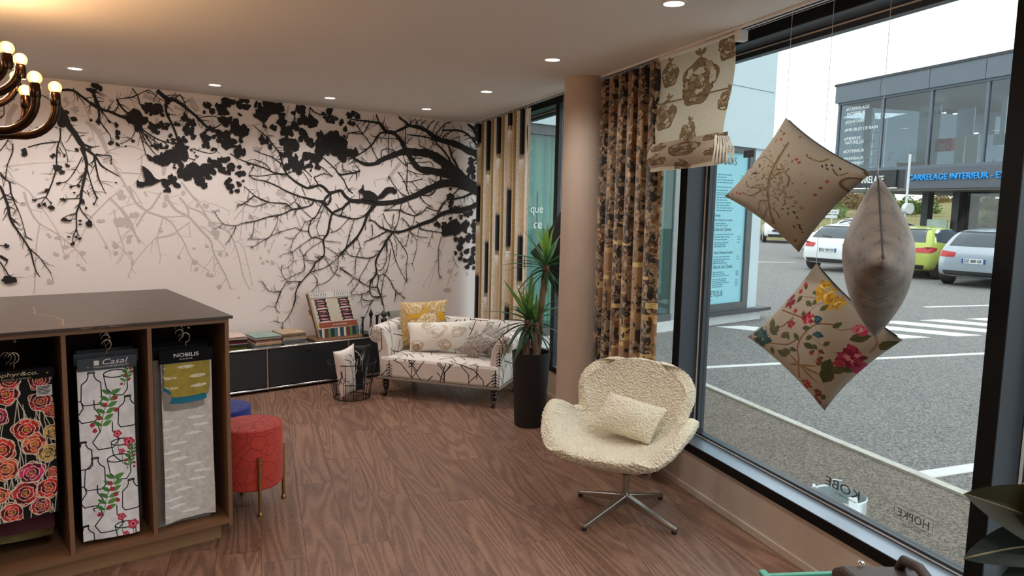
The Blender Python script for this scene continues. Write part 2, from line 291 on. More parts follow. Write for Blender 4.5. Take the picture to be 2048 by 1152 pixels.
# mural drawing on the back wall, millimetres: half-traced branch lines and leaf clusters
BR=[[16,15,798,2411,871,2416,926,2380,987,2333,1043,2296,1114,2285,1199,2249,1279,2231],[16,4,1013,2435,1015,2393,1022,2337,1040,2289,1040,2217,1071,2162,1108,2107,1113,2071],[35,39,769,2304,785,2257,801,2203,800,2168],[29,4,824,2163,877,2083,918,2007,961,1974,1004,1934,1040,1871,1098,1830,1163,1792],[17,12,837,2171,884,2097,931,2022,981,2004],[22,10,911,2000,934,1930,941,1865,928,1786,905,1691,896,1604],[10,6,937,1865,954,1787,976,1693,993,1636],[12,4,992,1947,1002,1869,1018,1775,1041,1710,1065,1652],[6,3,915,1929,873,1841,817,1753,776,1730,745,1718],[9,4,1005,1955,1056,1948,1109,1947,1107,1896],[6,4,929,1815,888,1734,862,1711,824,1699],[10,6,780,2131,777,2054,756,1990,745,1870,729,1777,695,1685,668,1613],[7,6,770,2040,758,2028,661,2011,571,1977],[5,4,779,2040,804,1979,815,1930,819,1881],[7,4,480,1999,477,1937,441,1840,428,1744],[8,5,552,2194,515,2144,477,2073,440,1996,403,1939],[8,7,396,1791,423,1744,450,1718,455,1643,473,1595],[5,3,396,1770,428,1738,484,1709],[11,14,392,1695,421,1594],[6,4,1056,2290,1105,2216,1147,2190],[5,4,1290,2158,1261,2097,1219,2064,1172,2043],[12,12,1164,2384,1195,2325,1246,2272,1292,2225],[5,5,1164,2384,1264,2405,1331,2442],[4,4,690,2138,762,2137],[4,4,624,2125,677,2116,726,2134],[5,5,433,2337,441,2211,414,2168],[6,4,653,2374,728,2327],[4,3,511,2318,452,2269],[15,4,402,1664,431,1555,443,1452,491,1354,550,1234,569,1135,584,1070,607,1026],[6,4,550,1234,601,1184,635,1126,677,1052],[6,4,453,1665,462,1604,487,1535,507,1466,526,1368,536,1326,571,1301],[4,3,436,1548,475,1521,456,1479],[4,3,444,1459,477,1431,499,1403],[5,4,668,1622,601,1600],[5,4,668,1622,636,1572],[5,4,668,1622,702,1567],[13,4,899,1679,889,1585,860,1505,856,1389,835,1338,823,1287],[5,5,890,1617,771,1607],[7,5,881,1563,899,1512,941,1454],[5,4,860,1505,797,1482,771,1461],[4,4,856,1389,866,1330],[5,3,937,1680,954,1629],[6,5,982,1681,999,1623,981,1572],[7,6,366,1148,398,1084,413,1049,452,1019],[6,6,372,1266,406,1262],[18,14,368,1190,412,1154],[30,16,1454,2481,1509,2435,1544,2416,1594,2417,1666,2368,1746,2306,1812,2242,1864,2200],[18,11,1522,2406,1516,2323,1553,2236,1587,2147,1606,2049],[9,5,1580,2420,1625,2466,1666,2383,1657,2313,1619,2249],[8,6,1864,2200,1911,2235,1959,2270],[7,6,1275,2479,1314,2421,1329,2357,1372,2324],[5,5,1165,2384,1266,2409,1349,2454,1398,2475,1459,2422,1508,2405],[12,10,1165,2376,1196,2322,1261,2255],[11,6,1306,2192,1352,2129,1406,2051,1454,2009],[11,6,1320,2179,1408,2119,1484,2086,1556,2076],[7,5,1319,2171,1351,2092,1398,2013,1438,1970],[7,4,1312,2163,1331,2090,1358,1973],[6,5,1346,2136,1407,2096,1469,2048],[19,15,982,2340,1020,2311,1058,2294,1109,2284,1174,2261,1260,2236],[19,10,1004,2402,1022,2369,1039,2328,1048,2286],[6,5,1648,1975,1729,1948],[6,5,1731,2034,1852,2010,1907,2037],[6,5,1776,2301,1882,2319,1936,2300],[5,27,2216,2271,2282,2219,2340,2174,2390,2112,2440,2048,2473,1941,2507,1867,2577,1810,2648,1770,2712,1751,2804,1780,2860,1760,2916,1713,3021,1738,3070,1686,3138,1642,3224,1640],[5,8,2217,2059,2279,2038,2371,2011,2456,1957],[6,12,2010,2022,2089,1978,2194,1943,2318,1908,2403,1871,2507,1867],[4,7,2168,1848,2250,1839,2386,1862,2507,1871],[5,5,2214,1932,2168,1852],[5,5,2219,1982,2311,1950,2357,1902],[5,14,2167,1844,2225,1809,2308,1800,2419,1758,2488,1722,2593,1683,2683,1659,2775,1639,2849,1636],[5,5,2125,1748,2214,1673,2297,1625,2399,1610,2504,1608],[4,4,2214,1669,2122,1596,2065,1587],[16,14,2916,1709,2878,1672,2849,1628],[12,12,2925,1709,2915,1620],[15,7,3224,1934,3178,1914,3041,1886,3012,1880,2965,1940,2843,2038],[9,9,3003,1897,3060,1829,3094,1758,3148,1715],[10,9,2728,2474,2782,2429,2855,2418],[8,8,2728,2474,2723,2406],[9,9,2603,2479,2575,2334],[18,13,3224,2015,3159,2047,3091,2105],[5,4,3159,2047,3052,2024,2965,1966],[7,9,3225,2297,3106,2274,3091,2229,3043,2208],[7,7,2758,1852,2804,1784],[5,5,2758,1852,2870,1891,2945,1859],[5,5,2833,1951,2889,1910,2945,1859],[6,6,2507,1871,2596,1905,2668,1917,2740,1851],[4,4,2614,1931,2685,1857,2730,1764],[4,4,3042,2041,3051,1890],[103,13,4612,1791,4498,1848,4374,1933,4241,2016,4135,2079,4042,2122,3962,2141,3828,2142,3718,2145,3611,2110,3527,2078,3453,2046,3381,2006,3280,1996,3180,2031,3121,2068],[71,9,4498,1848,4314,1911,4171,1944,4021,1967,3885,1979,3806,2042,3740,2132,3696,2195,3653,2257,3578,2316,3505,2319,3443,2387,3361,2398,3250,2402,3122,2404],[72,27,4612,1781,4437,1826,4291,1851,4149,1841,4022,1797,3876,1730,3743,1679,3635,1648,3423,1626,3269,1641,3120,1647],[61,15,4604,2175,4480,2197,4369,2240,4238,2270,4132,2282,4028,2322,3960,2364,3870,2390,3760,2400,3717,2429,3641,2468],[19,9,3760,2400,3695,2371,3610,2328,3526,2312,3453,2306,3402,2266,3361,2200,3300,2141,3200,2077,3121,2041],[22,12,4603,2235,4539,2311,4464,2365,4367,2397,4248,2392,4142,2384],[51,16,4601,2335,4550,2421,4462,2473],[26,12,4374,1933,4337,2031,4275,2116,4238,2211,4214,2268],[22,10,4241,2016,4252,2075,4168,2178,4075,2249,4040,2313],[24,12,4171,1974,4123,2059,4053,2113],[40,39,4218,1985,4148,1943],[14,14,4126,1845,4137,1923],[8,16,3728,2309,3827,2307,3938,2301,4028,2289,4132,2277],[8,8,3717,2373,3713,2205],[7,5,3696,2195,3739,2235,3794,2295],[24,10,4537,1758,4415,1710,4318,1692,4210,1680],[10,8,4377,1804,4269,1721,4199,1670,4141,1590,4095,1519],[33,14,4615,1628,4540,1616,4441,1595,4320,1563,4200,1546,4118,1521],[32,18,3392,1625,3330,1550,3279,1511],[10,8,4040,2294,4119,2396,4200,2461,4246,2474],[9,6,4075,2268,4143,2350,4176,2449],[9,6,4132,2282,4190,2344,4307,2402],[8,6,3960,2364,4004,2435,4049,2476],[8,6,3870,2390,3914,2436,3959,2478],[8,6,4028,2322,4050,2400,4107,2472],[7,6,3826,2401,3848,2440,3892,2472],[8,6,3760,2405,3782,2434,3825,2466],[8,5,4238,2270,4296,2313,4368,2338],[8,8,3741,2038,3732,1755],[6,5,3526,2312,3532,2073],[8,6,3340,2171,3412,2039],[8,7,3171,2373,3250,2281,3351,2172],[7,7,3122,2280,3250,2281,3310,2367,3320,2394],[11,13,3391,2477,3422,2412,3453,2351,3494,2318],[6,6,3675,2147,3730,2000],[6,6,3611,2087,3730,2000],[9,9,3898,1716,4023,1725,4080,1785],[6,6,3402,2252,3526,2257,3642,2261],[7,5,3453,2046,3453,2133,3526,2156,3611,2134],[6,5,3871,2282,3883,2207,3950,2202],[6,5,4040,2247,3995,2186,3928,2191],[6,5,3806,2042,3918,2048,4020,2053,4055,1978],[6,5,3741,1963,3852,1930,3998,1927],[6,5,3677,1847,3786,1851,3919,1885],[6,5,3527,1897,3591,1807,3699,1697],[6,5,3633,1939,3698,1858,3765,1708],[6,5,3786,1851,3853,1787,3876,1730],[6,5,3987,1898,4022,1831,4045,1803],[7,5,3851,2025,3795,2079,3917,2086],[6,5,3635,1648,3560,1591,3486,1552],[7,5,3876,1730,3944,1645,4048,1589],[7,5,3743,1679,3766,1603,3855,1516],[20,5,3120,1645,3035,1571,2939,1525,2909,1427,2890,1338,2847,1276,2856,1196,2846,1124,2775,1073,2718,986,2634,897,2579,815,2569,745,2550,683],[7,10,2847,1276,2767,1304,2730,1300,2703,1366,2732,1462,2778,1497,2835,1603,2845,1630],[14,14,2845,1612,2939,1525],[12,7,2921,1694,2901,1614,2845,1621,2752,1650,2607,1677],[11,3,2752,1637,2733,1597,2624,1565,2552,1555,2446,1507,2325,1485,2223,1451,2106,1430,2049,1409,1945,1425,1884,1506,1877,1538],[4,3,1945,1425,1893,1389,1850,1393],[5,3,2049,1409,2024,1343,1957,1242],[3,3,2206,1442,2200,1376,2183,1313],[7,5,2552,1555,2491,1606,2344,1616,2210,1671],[5,4,2344,1616,2208,1576,2118,1599,2052,1573],[4,4,2118,1599,2210,1671],[4,4,2419,1494,2401,1409,2339,1308,2304,1291,2145,1293],[4,4,2586,1392,2426,1349,2304,1291,2168,1209],[5,4,2703,1357,2630,1366,2577,1392],[5,4,2668,1444,2630,1366,2558,1288,2529,1167],[5,4,2732,1462,2658,1440],[5,4,2842,1267,2729,1207,2655,1121,2663,1006,2562,957,2437,906],[4,3,2558,1288,2478,1306],[5,3,2730,1295,2602,1209,2538,1167,2458,1152],[3,3,2547,1167,2555,1088,2510,1038,2456,1022],[6,4,2634,897,2499,899,2463,857,2436,810,2390,694],[4,3,2436,810,2331,825,2268,918],[5,4,2499,899,2447,979,2444,1048],[5,4,2775,1082,2673,1094,2637,1165,2610,1192],[5,4,2718,986,2783,907,2773,850,2725,798],[5,5,2773,850,2877,881,2954,950,2989,1021,2994,1103],[5,5,2845,1116,2907,1042,2945,968,3022,929],[6,6,2737,985,2859,1016,2994,1107,3118,1227],[4,5,2860,1214,2956,1158,2999,1107],[8,6,2994,1107,3073,1201,3093,1273,3118,1319],[4,4,2851,1267,2947,1261,3024,1247],[5,5,2909,1347,2986,1365,3074,1446,3119,1500],[8,8,2939,1521,3054,1491,3119,1482],[5,4,2863,1604,2816,1489,2782,1383,2814,1303],[5,5,2580,1625,2642,1557,2732,1479],[5,4,2607,1677,2571,1624,2490,1572],[5,5,3003,1020,3117,943],[26,13,3366,1618,3315,1539,3295,1502,3254,1400,3188,1300,3074,1192,3015,1138],[8,8,3305,1515,3164,1473,3017,1508],[5,5,3164,1473,3114,1337,3074,1192],[6,5,3188,1290,3223,1198,3193,1134,3173,1061,3167,922],[41,6,4609,1646,4436,1572,4254,1559,4125,1518,4032,1464,3918,1429,3784,1381,3663,1348,3577,1348,3524,1363,3429,1400,3377,1447,3315,1470],[21,6,3577,1343,3513,1268,3461,1184,3429,1138,3387,1045,3398,941,3336,868,3325,774,3356,716,3451,710],[9,5,3429,1138,3325,1094,3203,1106,3113,1127,3064,1183],[7,7,3398,941,3419,912,3409,789,3451,691,3467,621],[7,5,3419,912,3482,928,3546,868,3601,769,3722,674],[10,6,3524,1363,3429,1316,3336,1275,3264,1253],[7,5,3582,1334,3653,1248,3741,1121,3731,976,3743,839],[6,5,3545,1277,3589,1144,3632,1018,3743,834],[6,5,3513,1268,3503,1051,3429,958],[6,5,3556,1182,3525,1002,3472,881,3451,720],[6,5,3762,1352,3751,1275,3719,1194],[6,5,3762,1362,3851,1303,3988,1287],[5,4,3773,1342,3852,1255,3842,1138,3798,1008],[5,5,3873,1381,3863,1303],[9,6,3873,1385,3941,1366,4080,1346,4150,1340],[6,5,4151,1301,4111,1162,4119,1032,4120,912,4162,860],[5,4,4045,1341,3983,1184],[8,8,3481,1555,3630,1566,3728,1534,3827,1511,3917,1546,3973,1605],[8,7,3673,1628,3630,1429,3588,1362],[7,6,3587,1523,3566,1381],[7,6,3827,1511,3806,1419,3762,1381],[8,7,3973,1595,4101,1562,4147,1627,4205,1678],[7,6,4101,1562,4089,1518],[5,4,4297,1087,4323,1016,4372,963],[6,5,3325,1089,3284,1011,3223,920,3202,856,3122,758],[6,6,3014,1002,3162,909,3315,813,3409,803],[6,6,3162,913,3087,834],[6,5,3325,774,3243,741,3122,744],[5,4,3243,737,3248,685,3346,669],[6,5,3451,710,3356,668,3315,631],[5,4,3612,759,3601,662],[6,5,3470,1531,3502,1457,3566,1381],[6,5,3673,1486,3739,1438,3773,1390],[6,5,3346,1428,3356,1354,3346,1289],[5,4,3588,1296,3621,1219,3621,1105],[6,4,2436,814,2385,677,2425,618],[4,3,2385,673,2309,694],[6,4,2610,890,2575,794,2570,721,2515,603,2448,527,2367,554],[5,4,2448,527,2447,470,2431,496],[5,3,2436,814,2331,824,2270,914],[6,4,3449,709,3483,570,3420,526],[5,3,3323,777,3248,743,3127,744],[5,4,3323,777,3362,705,3507,710],[5,4,3362,688,3276,528,3233,445,3228,349],[3,3,3238,739,3229,679,3247,609],[3,3,3248,695,3333,664],[6,5,3400,939,3333,838,3323,777],[6,6,3410,808,3449,709],[5,4,3546,871,3616,743,3662,714],[4,4,3616,734,3597,638],[5,5,3210,869,3323,812,3410,808]]
LV=[[1031,2455,29,29,5,22],[999,2430,29,18,3,16],[1302,2251,56,45,14,35],[1306,2192,30,30,6,21],[1414,2336,65,34,12,29],[1385,2296,23,19,2,18],[1410,2201,46,46,7,23],[1488,2207,46,31,6,17],[1455,2043,58,12,8,17],[1495,1966,69,62,12,31],[1611,1980,43,78,14,34],[1409,1938,34,31,5,21],[1479,1904,15,23,2,15],[1692,2255,43,63,7,25],[1683,2185,27,39,5,23],[1727,2142,16,14,2,25],[1809,2141,40,48,6,25],[1830,2376,32,48,4,22],[1922,2377,64,48,8,21],[1986,2446,32,32,5,29],[1975,2296,40,28,5,24],[1948,2151,72,64,10,24],[1994,2091,32,32,4,24],[1912,1934,48,48,7,24],[1843,1954,10,10,1,22],[1749,1863,111,56,18,33],[1833,1843,48,40,5,27],[1777,1762,36,28,5,27],[1652,1835,55,39,8,28],[1540,1761,62,47,10,26],[1502,1706,39,19,5,16],[1629,2089,35,39,6,20],[1665,2053,16,12,2,17],[1589,2227,20,9,3,17],[1537,2411,27,23,4,20],[1860,2199,32,22,5,21],[1556,2092,39,23,4,17],[1444,2144,15,15,2,17],[1550,2137,23,14,3,14],[1815,2071,32,14,3,18],[1876,2051,24,13,3,14],[1490,2287,12,14,2,20],[1537,2291,15,12,2,14],[1373,2116,12,11,1,14],[1987,1753,20,33,3,24],[1541,1815,14,11,2,12],[1570,2305,15,6,2,8],[1716,2025,24,16,4,8],[1737,1980,16,11,3,8],[1565,1885,16,16,4,8],[2003,2443,32,28,4,29],[2058,2456,20,24,2,24],[2130,2448,57,41,9,28],[2104,2353,16,12,2,16],[1970,2376,32,40,5,23],[1976,2290,48,40,8,23],[2063,2282,41,33,6,24],[2102,2221,65,37,12,34],[1981,2172,40,36,6,23],[2011,2102,57,36,9,23],[2112,2141,15,15,2,23],[2090,2043,45,45,8,28],[1969,1968,28,18,4,23],[2015,1918,20,28,4,28],[2087,1910,10,10,1,18],[1944,1890,20,32,4,23],[2102,1853,45,18,5,20],[2013,1795,11,11,2,24],[2008,1742,20,11,3,26],[2076,1767,11,10,2,20],[2017,1696,10,8,1,18],[2075,1706,12,12,2,20],[2117,1793,8,12,1,18],[2169,1942,10,10,1,20],[1986,1860,24,16,3,20],[2369,2439,67,50,14,37],[2446,2447,25,29,5,29],[2284,2362,50,46,10,33],[2252,2444,33,21,5,18],[2308,2281,13,10,2,20],[2388,2264,29,21,5,23],[2453,2332,38,51,8,29],[2306,2155,38,33,6,23],[2356,2109,10,21,2,22],[2571,2409,14,14,1,26],[2638,2449,39,30,6,33],[2646,2365,39,39,6,29],[2583,2293,30,30,4,36],[2731,2343,56,48,9,36],[2512,2237,55,38,9,29],[2662,2223,47,47,9,29],[2493,2144,47,47,9,29],[2554,2110,51,47,8,36],[2501,2056,47,30,7,29],[2716,2159,43,39,7,23],[2687,2042,26,24,4,33],[2783,2039,48,48,8,35],[2798,2130,39,48,8,30],[2871,2079,22,26,3,30],[2588,1985,56,47,9,31],[2508,1930,21,17,3,27],[2596,1909,26,22,3,29],[2682,1945,61,17,8,23],[2796,1953,31,16,3,25],[2957,2167,98,84,26,51],[3047,2081,63,45,12,38],[2835,2228,35,35,6,28],[2911,2458,25,22,4,28],[2846,2435,16,14,2,24],[2920,2394,75,44,13,19],[3111,2442,36,27,5,25],[3123,2371,14,14,2,31],[3039,2357,18,25,3,20],[3190,2427,20,27,3,20],[3070,2307,13,13,1,25],[3062,2243,13,13,1,23],[3149,2096,41,36,6,27],[3160,2469,27,9,3,14],[2723,1992,14,14,2,17],[2740,1903,16,17,2,16],[4519,2090,28,39,7,22],[4520,2000,46,56,9,24],[4484,1943,12,12,1,22],[4547,1910,26,24,3,24],[4256,1800,6,14,2,18],[4257,1726,35,14,5,20],[4291,1702,25,15,3,24],[4253,1636,16,16,2,28],[4320,1578,65,28,9,20],[4516,1550,31,31,4,22],[4580,2123,14,61,5,22],[4575,2383,30,91,9,24],[3142,2450,27,22,4,20],[3191,2436,18,23,3,18],[3137,2370,13,18,2,25],[3151,2096,36,32,6,22],[4091,1420,38,20,5,24],[4191,1365,45,55,9,36],[4305,1385,65,76,18,40],[4253,1492,8,14,2,20],[4265,1639,30,35,5,26],[4338,1576,45,30,7,20],[4474,1527,36,22,5,22],[4529,1553,12,12,1,23],[4439,1395,56,61,11,26],[4576,1400,23,77,9,31],[4333,1259,20,18,3,24],[4410,1258,33,37,5,28],[4491,1277,37,35,6,23],[4572,1266,29,41,6,29],[4381,1182,28,16,4,35],[4327,1122,14,14,2,24],[4468,1134,16,18,2,35],[4569,1132,36,46,7,27],[4389,1065,37,14,5,20],[4458,1032,29,18,4,20],[4532,1050,29,31,5,27],[4481,971,21,14,3,27],[4566,951,12,17,2,27],[4552,1006,35,12,4,21],[4407,1115,12,20,2,20],[4388,1501,20,20,3,18],[4216,1717,24,16,3,20],[800,2182,32,36,12,24],[815,2250,14,10,3,17],[860,2208,24,16,8,13],[628,2081,42,15,12,13],[1112,2046,12,16,4,15],[1107,1889,6,6,1,12],[881,1712,10,9,3,12],[851,1657,6,4,1,10],[750,1842,29,18,8,14],[779,1808,14,13,4,11],[676,1673,10,14,4,11],[723,1925,16,9,4,11],[550,1955,11,10,3,17],[548,1928,10,10,3,14],[818,1856,9,9,2,16],[793,1931,9,6,2,11],[1105,2208,9,9,2,12],[1150,2180,9,15,3,15],[1161,2126,12,19,4,16],[1154,2096,10,10,2,16],[1161,2038,12,9,2,16],[1267,2068,12,8,3,14],[1213,2027,3,7,1,10],[1033,2202,10,15,4,13],[986,2212,9,6,2,12],[1296,2240,38,41,12,27],[879,1980,12,4,2,12],[757,1722,14,7,3,10],[824,1699,9,4,2,10],[1135,1743,7,4,1,10],[991,2433,22,11,5,14],[1297,1741,9,15,3,15],[592,1596,10,4,2,10],[623,1555,8,7,2,14],[660,1566,6,9,2,13],[701,1542,9,13,3,16],[901,1585,10,10,3,16],[928,1542,7,12,2,13],[776,1450,12,10,3,16],[768,1607,11,4,2,11],[789,1597,7,7,2,10],[943,1429,16,19,6,18],[874,1447,9,9,2,13],[823,1273,9,10,3,13],[803,1324,9,6,2,10],[850,1323,6,6,1,12],[871,1305,7,7,2,12],[981,1572,6,9,2,10],[999,1627,6,10,2,10],[423,1013,42,17,12,17],[409,1259,12,7,3,12],[879,1418,9,6,2,9],[697,1581,6,6,1,11],[814,1446,12,6,2,10]]
GB=[[17,6,1159,1549,1223,1452,1261,1346,1280,1277],[15,15,1232,1722,1269,1596,1343,1529],[14,14,1461,1676,1386,1552,1343,1521,1270,1399],[15,5,1343,1521,1469,1476,1533,1430,1575,1360,1632,1256,1681,1136,1824,1018],[20,8,1496,1646,1565,1539,1667,1478,1763,1367,1838,1278,1859,1180,1912,1064,1957,972,1995,854],[16,6,1616,1766,1687,1667,1768,1566,1842,1439,1982,1358,2028,1275,2074,1117,2104,965,2160,843],[13,13,1647,1564,1767,1518,1842,1439],[14,14,1598,1641,1655,1564,1667,1478],[5,4,1777,1618,1978,1545,1989,1496],[8,5,1687,1667,1754,1613,1791,1590],[8,4,1674,1438,1545,1344,1428,1306,1385,1283,1254,1125,1194,989],[6,4,1666,1438,1678,1311],[8,4,1469,1469,1430,1345,1421,1283,1439,1174,1433,1096],[6,5,2028,1275,2101,1241,2139,1098,2185,877],[5,4,1859,1156,1778,1044],[5,3,1858,1147,1870,975],[6,4,1957,955,1908,883],[7,6,1756,1407,1847,1342,1916,1268,1954,1194,1859,1196],[5,4,1148,1241,1233,1125],[5,4,1151,1316,1242,1391],[6,4,1668,1486,1469,1480],[6,4,1385,1276,1368,1191],[7,5,1178,1720,1258,1686,1323,1559],[5,4,1575,1344,1486,1313,1400,1314],[5,4,1632,1256,1584,1162],[5,4,1688,1128,1671,1024],[13,4,533,1654,558,1543,612,1431,729,1346,825,1251,879,1177,915,1117],[7,6,620,1417,592,1248,565,907],[6,5,640,1537,691,1446,741,1339,756,1245,779,1186,843,1229],[9,7,941,1454,1083,1611,1179,1687],[5,4,920,1396,885,1316,856,1243],[6,4,966,1432,1039,1284,1082,1186],[15,12,1084,1625,1161,1538,1237,1388,1293,1266],[7,5,1114,1537,1141,1358,1177,1207,1112,1103],[5,4,1177,1207,1236,1137,1197,993],[5,4,1300,1502,1180,1313,1097,1239],[6,4,1303,1593,1175,1553,1079,1492],[32,27,463,2004,465,2173,515,2278],[20,11,950,2195,1036,2095,1077,1982,1132,1868,1188,1752,1258,1612],[6,5,937,2356,976,2197,1007,2006],[6,4,455,1834,601,1862,876,1894],[8,8,1124,1823,1310,1817],[10,8,396,1777,479,1726,563,1660,590,1598],[6,5,792,2272,926,2383],[5,4,882,2379,877,2252,951,2230],[8,6,1328,2361,1218,2415],[47,31,1697,2447,1762,2346],[23,23,1578,2367,1658,2344],[23,15,1447,2264,1446,2219],[31,23,1493,1905,1483,1813],[30,23,1355,2433,1465,2393],[19,9,976,2172,1044,2113,1085,1986,1146,1828,1196,1741],[6,5,1327,1971,1315,1813,1257,1728],[9,8,1798,2280,1903,2226],[7,6,1098,1986,1233,2032,1342,2002],[23,15,2324,2263,2372,2052,2420,1838,2453,1721],[8,7,2151,2257,2325,2304],[19,15,2533,2472,2505,2361],[7,5,2271,2079,2252,1963,2231,1715],[32,24,3665,2034,3569,1918,3506,1841],[29,24,3220,2172,3300,2087],[24,18,3140,1962,3220,1975],[9,5,3392,1782,3381,1846,3506,1869],[7,4,4199,1250,4107,1052,4005,767],[7,4,4129,1171,4061,974,3924,781],[9,7,4323,1005,4229,765],[17,6,2448,1656,2544,1598,2622,1401,2657,1296],[7,6,2034,1458,2126,1574],[7,5,2430,1596,2445,1469,2391,1316,2328,1146],[7,5,2117,1566,2098,1409,2079,1277],[5,4,2555,1080,2526,906]]
GL=[[1584,1154,9,11,2,17],[1710,1095,13,14,3,18],[1716,1034,11,11,2,18],[1808,994,6,10,2,13],[1835,985,8,13,2,15],[1914,1170,11,10,2,18],[1966,1161,8,8,2,13],[1904,892,11,11,3,16],[1266,1497,23,19,6,18],[1487,1577,16,16,4,17],[1879,1350,24,20,6,19],[1730,1573,11,11,2,16],[1799,1574,20,18,5,16],[1233,1118,8,11,2,14],[1228,1194,11,9,2,15],[1176,1444,23,19,5,18],[1226,1316,14,12,3,17],[1849,1419,21,10,3,18],[1503,1631,14,19,4,17],[1628,1673,11,17,3,16],[1169,1646,18,30,5,18],[1348,1665,8,15,2,12],[1445,1368,11,16,3,14],[1211,1286,15,11,3,17],[1806,1238,11,8,2,13],[1893,1309,13,16,3,16],[1698,1220,13,6,2,11],[662,1339,13,6,2,13],[686,1325,10,6,2,11],[784,1172,12,13,3,15],[711,1192,12,7,2,13],[890,1198,12,10,3,15],[895,1080,12,7,2,13],[669,988,11,13,4,14],[532,1093,11,7,3,10],[518,1563,14,8,3,15],[1151,1433,34,23,8,21],[1211,1411,19,15,5,18],[1117,1253,19,15,5,17],[1254,1494,23,17,5,20],[1178,1635,19,17,4,18],[734,1317,14,10,3,14],[781,1252,22,10,4,13],[1018,1440,30,10,4,13],[1057,1247,12,9,2,13],[1122,1193,15,11,3,14],[858,1111,10,7,2,9],[878,2280,17,14,4,17],[984,2262,17,10,3,16],[1124,2376,12,12,2,19],[970,2061,10,10,2,16],[494,1815,10,6,2,10],[598,1793,8,8,2,10],[1074,1909,21,16,5,19],[679,1747,11,6,2,10],[825,2338,13,14,3,16],[1049,2110,19,29,5,18],[2452,1696,38,30,9,22],[2246,2069,28,17,6,18],[2251,1913,22,17,5,15],[4230,735,40,18,8,20],[4263,926,24,18,4,18],[3675,1266,13,13,2,21],[3687,1093,13,13,2,21],[3796,1255,14,14,2,17],[4337,893,14,20,3,16],[4250,1038,8,8,1,18],[4485,887,10,21,2,14],[2328,1189,9,10,2,14],[2251,1123,12,5,2,12],[2284,1081,12,8,2,15],[2318,1091,7,10,2,14],[2361,1075,10,14,3,15],[2182,1488,13,17,3,18],[2309,1577,17,12,3,17],[2226,1634,12,17,3,15],[2443,1349,14,15,3,15],[1908,1530,8,16,2,13],[2527,993,17,17,3,14],[2582,1088,14,12,2,14],[2534,844,14,16,3,14],[2449,1126,14,7,2,12],[2486,1237,12,12,2,16],[1873,1352,24,19,5,19],[1916,1169,13,10,2,16],[1963,1159,11,8,2,13],[1902,886,11,11,3,15],[2061,781,8,5,1,13]]
SQ=[3199,1735,3219,1758,3239,1768,3241,1786,3252,1806,3259,1786,3259,1761,3269,1746,3320,1747,3371,1726,3407,1695,3444,1728,3485,1775,3527,1791,3580,1788,3618,1761,3623,1738,3591,1718,3559,1736,3517,1721,3475,1682,3433,1667,3413,1667,3407,1639,3382,1634,3340,1652,3310,1660,3269,1650,3229,1663,3219,1667,3254,1677,3244,1713,3214,1721]
BD=[1314,1884,1338,1878,1365,1860,1392,1831,1409,1802,1426,1784,1468,1774,1425,1749,1389,1729,1340,1724,1322,1708,1317,1717,1304,1706,1302,1719,1287,1716,1296,1731,1278,1740,1292,1745,1285,1756,1313,1757,1337,1754,1345,1784,1328,1789,1343,1798,1327,1806,1341,1813,1325,1822,1336,1830,1321,1840,1334,1845,1316,1858,1330,1862]
# ---------------------------------------------------------------- room
WA = math.radians(70.6775)            # direction of the window wall; frame x = along the wall (away), y = -distance outwards
YW = 6.43
rnd = random.Random(4)
def wall_x(k, y): return (k+.33088*y)/.94367      # x of the plane at distance k for a given y
M_paint = mat('greige_paint',(192,176,161),.75,bump=(60,.03))
M_wallp = mat('wallpaper_ground',(238,230,228),.7,noise=(2,.015),bump=(220,.03))
M_ceil = mat('ceiling_paint',(224,220,214),.85,noise=(2,.012))
M_alu = mat('anthracite_aluminium',(62,68,76),.38,metal=.35,noise=(3,.03),bump=(400,.02))
M_aluB = mat('shade_groove_black',(10,10,11),.6,spec=.2)  # near-black for the frame's shaded room side and the track grooves
M_white = mat('white_plastic',(225,222,218),.45)
M_chrome = mat('polished_chrome',(215,215,215),.12,metal=1)
M_glass = glass('window_glass',(246,250,249),.022)
# wood flooring: every plank is its own piece, boards run along the window wall
mw = bpy.data.materials.new('walnut_vinyl_plank'); mw.use_nodes=True; MATS['plank']=mw; nt=mw.node_tree; b=nt.nodes['Principled BSDF']
tc=nd(nt,'ShaderNodeTexCoord'); oi=nd(nt,'ShaderNodeObjectInfo'); mp=nd(nt,'ShaderNodeMapping'); mp.inputs['Scale'].default_value=(.7,6,1)
cb=nd(nt,'ShaderNodeCombineXYZ'); ml=nd(nt,'ShaderNodeMath',operation='MULTIPLY'); ml.inputs[1].default_value=37.0
nt.links.new(oi.outputs['Random'],ml.inputs[0]); nt.links.new(ml.outputs[0],cb.inputs[0]); nt.links.new(ml.outputs[0],cb.inputs[1]); nt.links.new(cb.outputs[0],mp.inputs['Location'])
nt.links.new(tc.outputs['Object'],mp.inputs['Vector'])
n1=nd(nt,'ShaderNodeTexNoise',Scale=.9,Detail=1.5,Distortion=.3); nt.links.new(mp.outputs[0],n1.inputs['Vector'])
sn=nd(nt,'ShaderNodeMath',operation='MULTIPLY'); sn.inputs[1].default_value=85.0; nt.links.new(n1.outputs['Fac'],sn.inputs[0])
si=nd(nt,'ShaderNodeMath',operation='SINE'); nt.links.new(sn.outputs[0],si.inputs[0])
n2=nd(nt,'ShaderNodeTexNoise',Scale=22.0,Detail=4.0); mp2=nd(nt,'ShaderNodeMapping'); mp2.inputs['Scale'].default_value=(1,14,1); nt.links.new(tc.outputs['Object'],mp2.inputs['Vector']); nt.links.new(mp2.outputs[0],n2.inputs['Vector'])
ad=nd(nt,'ShaderNodeMath',operation='MULTIPLY_ADD'); ad.inputs[1].default_value=.15; nt.links.new(si.outputs[0],ad.inputs[0]); nt.links.new(n2.outputs['Fac'],ad.inputs[2])
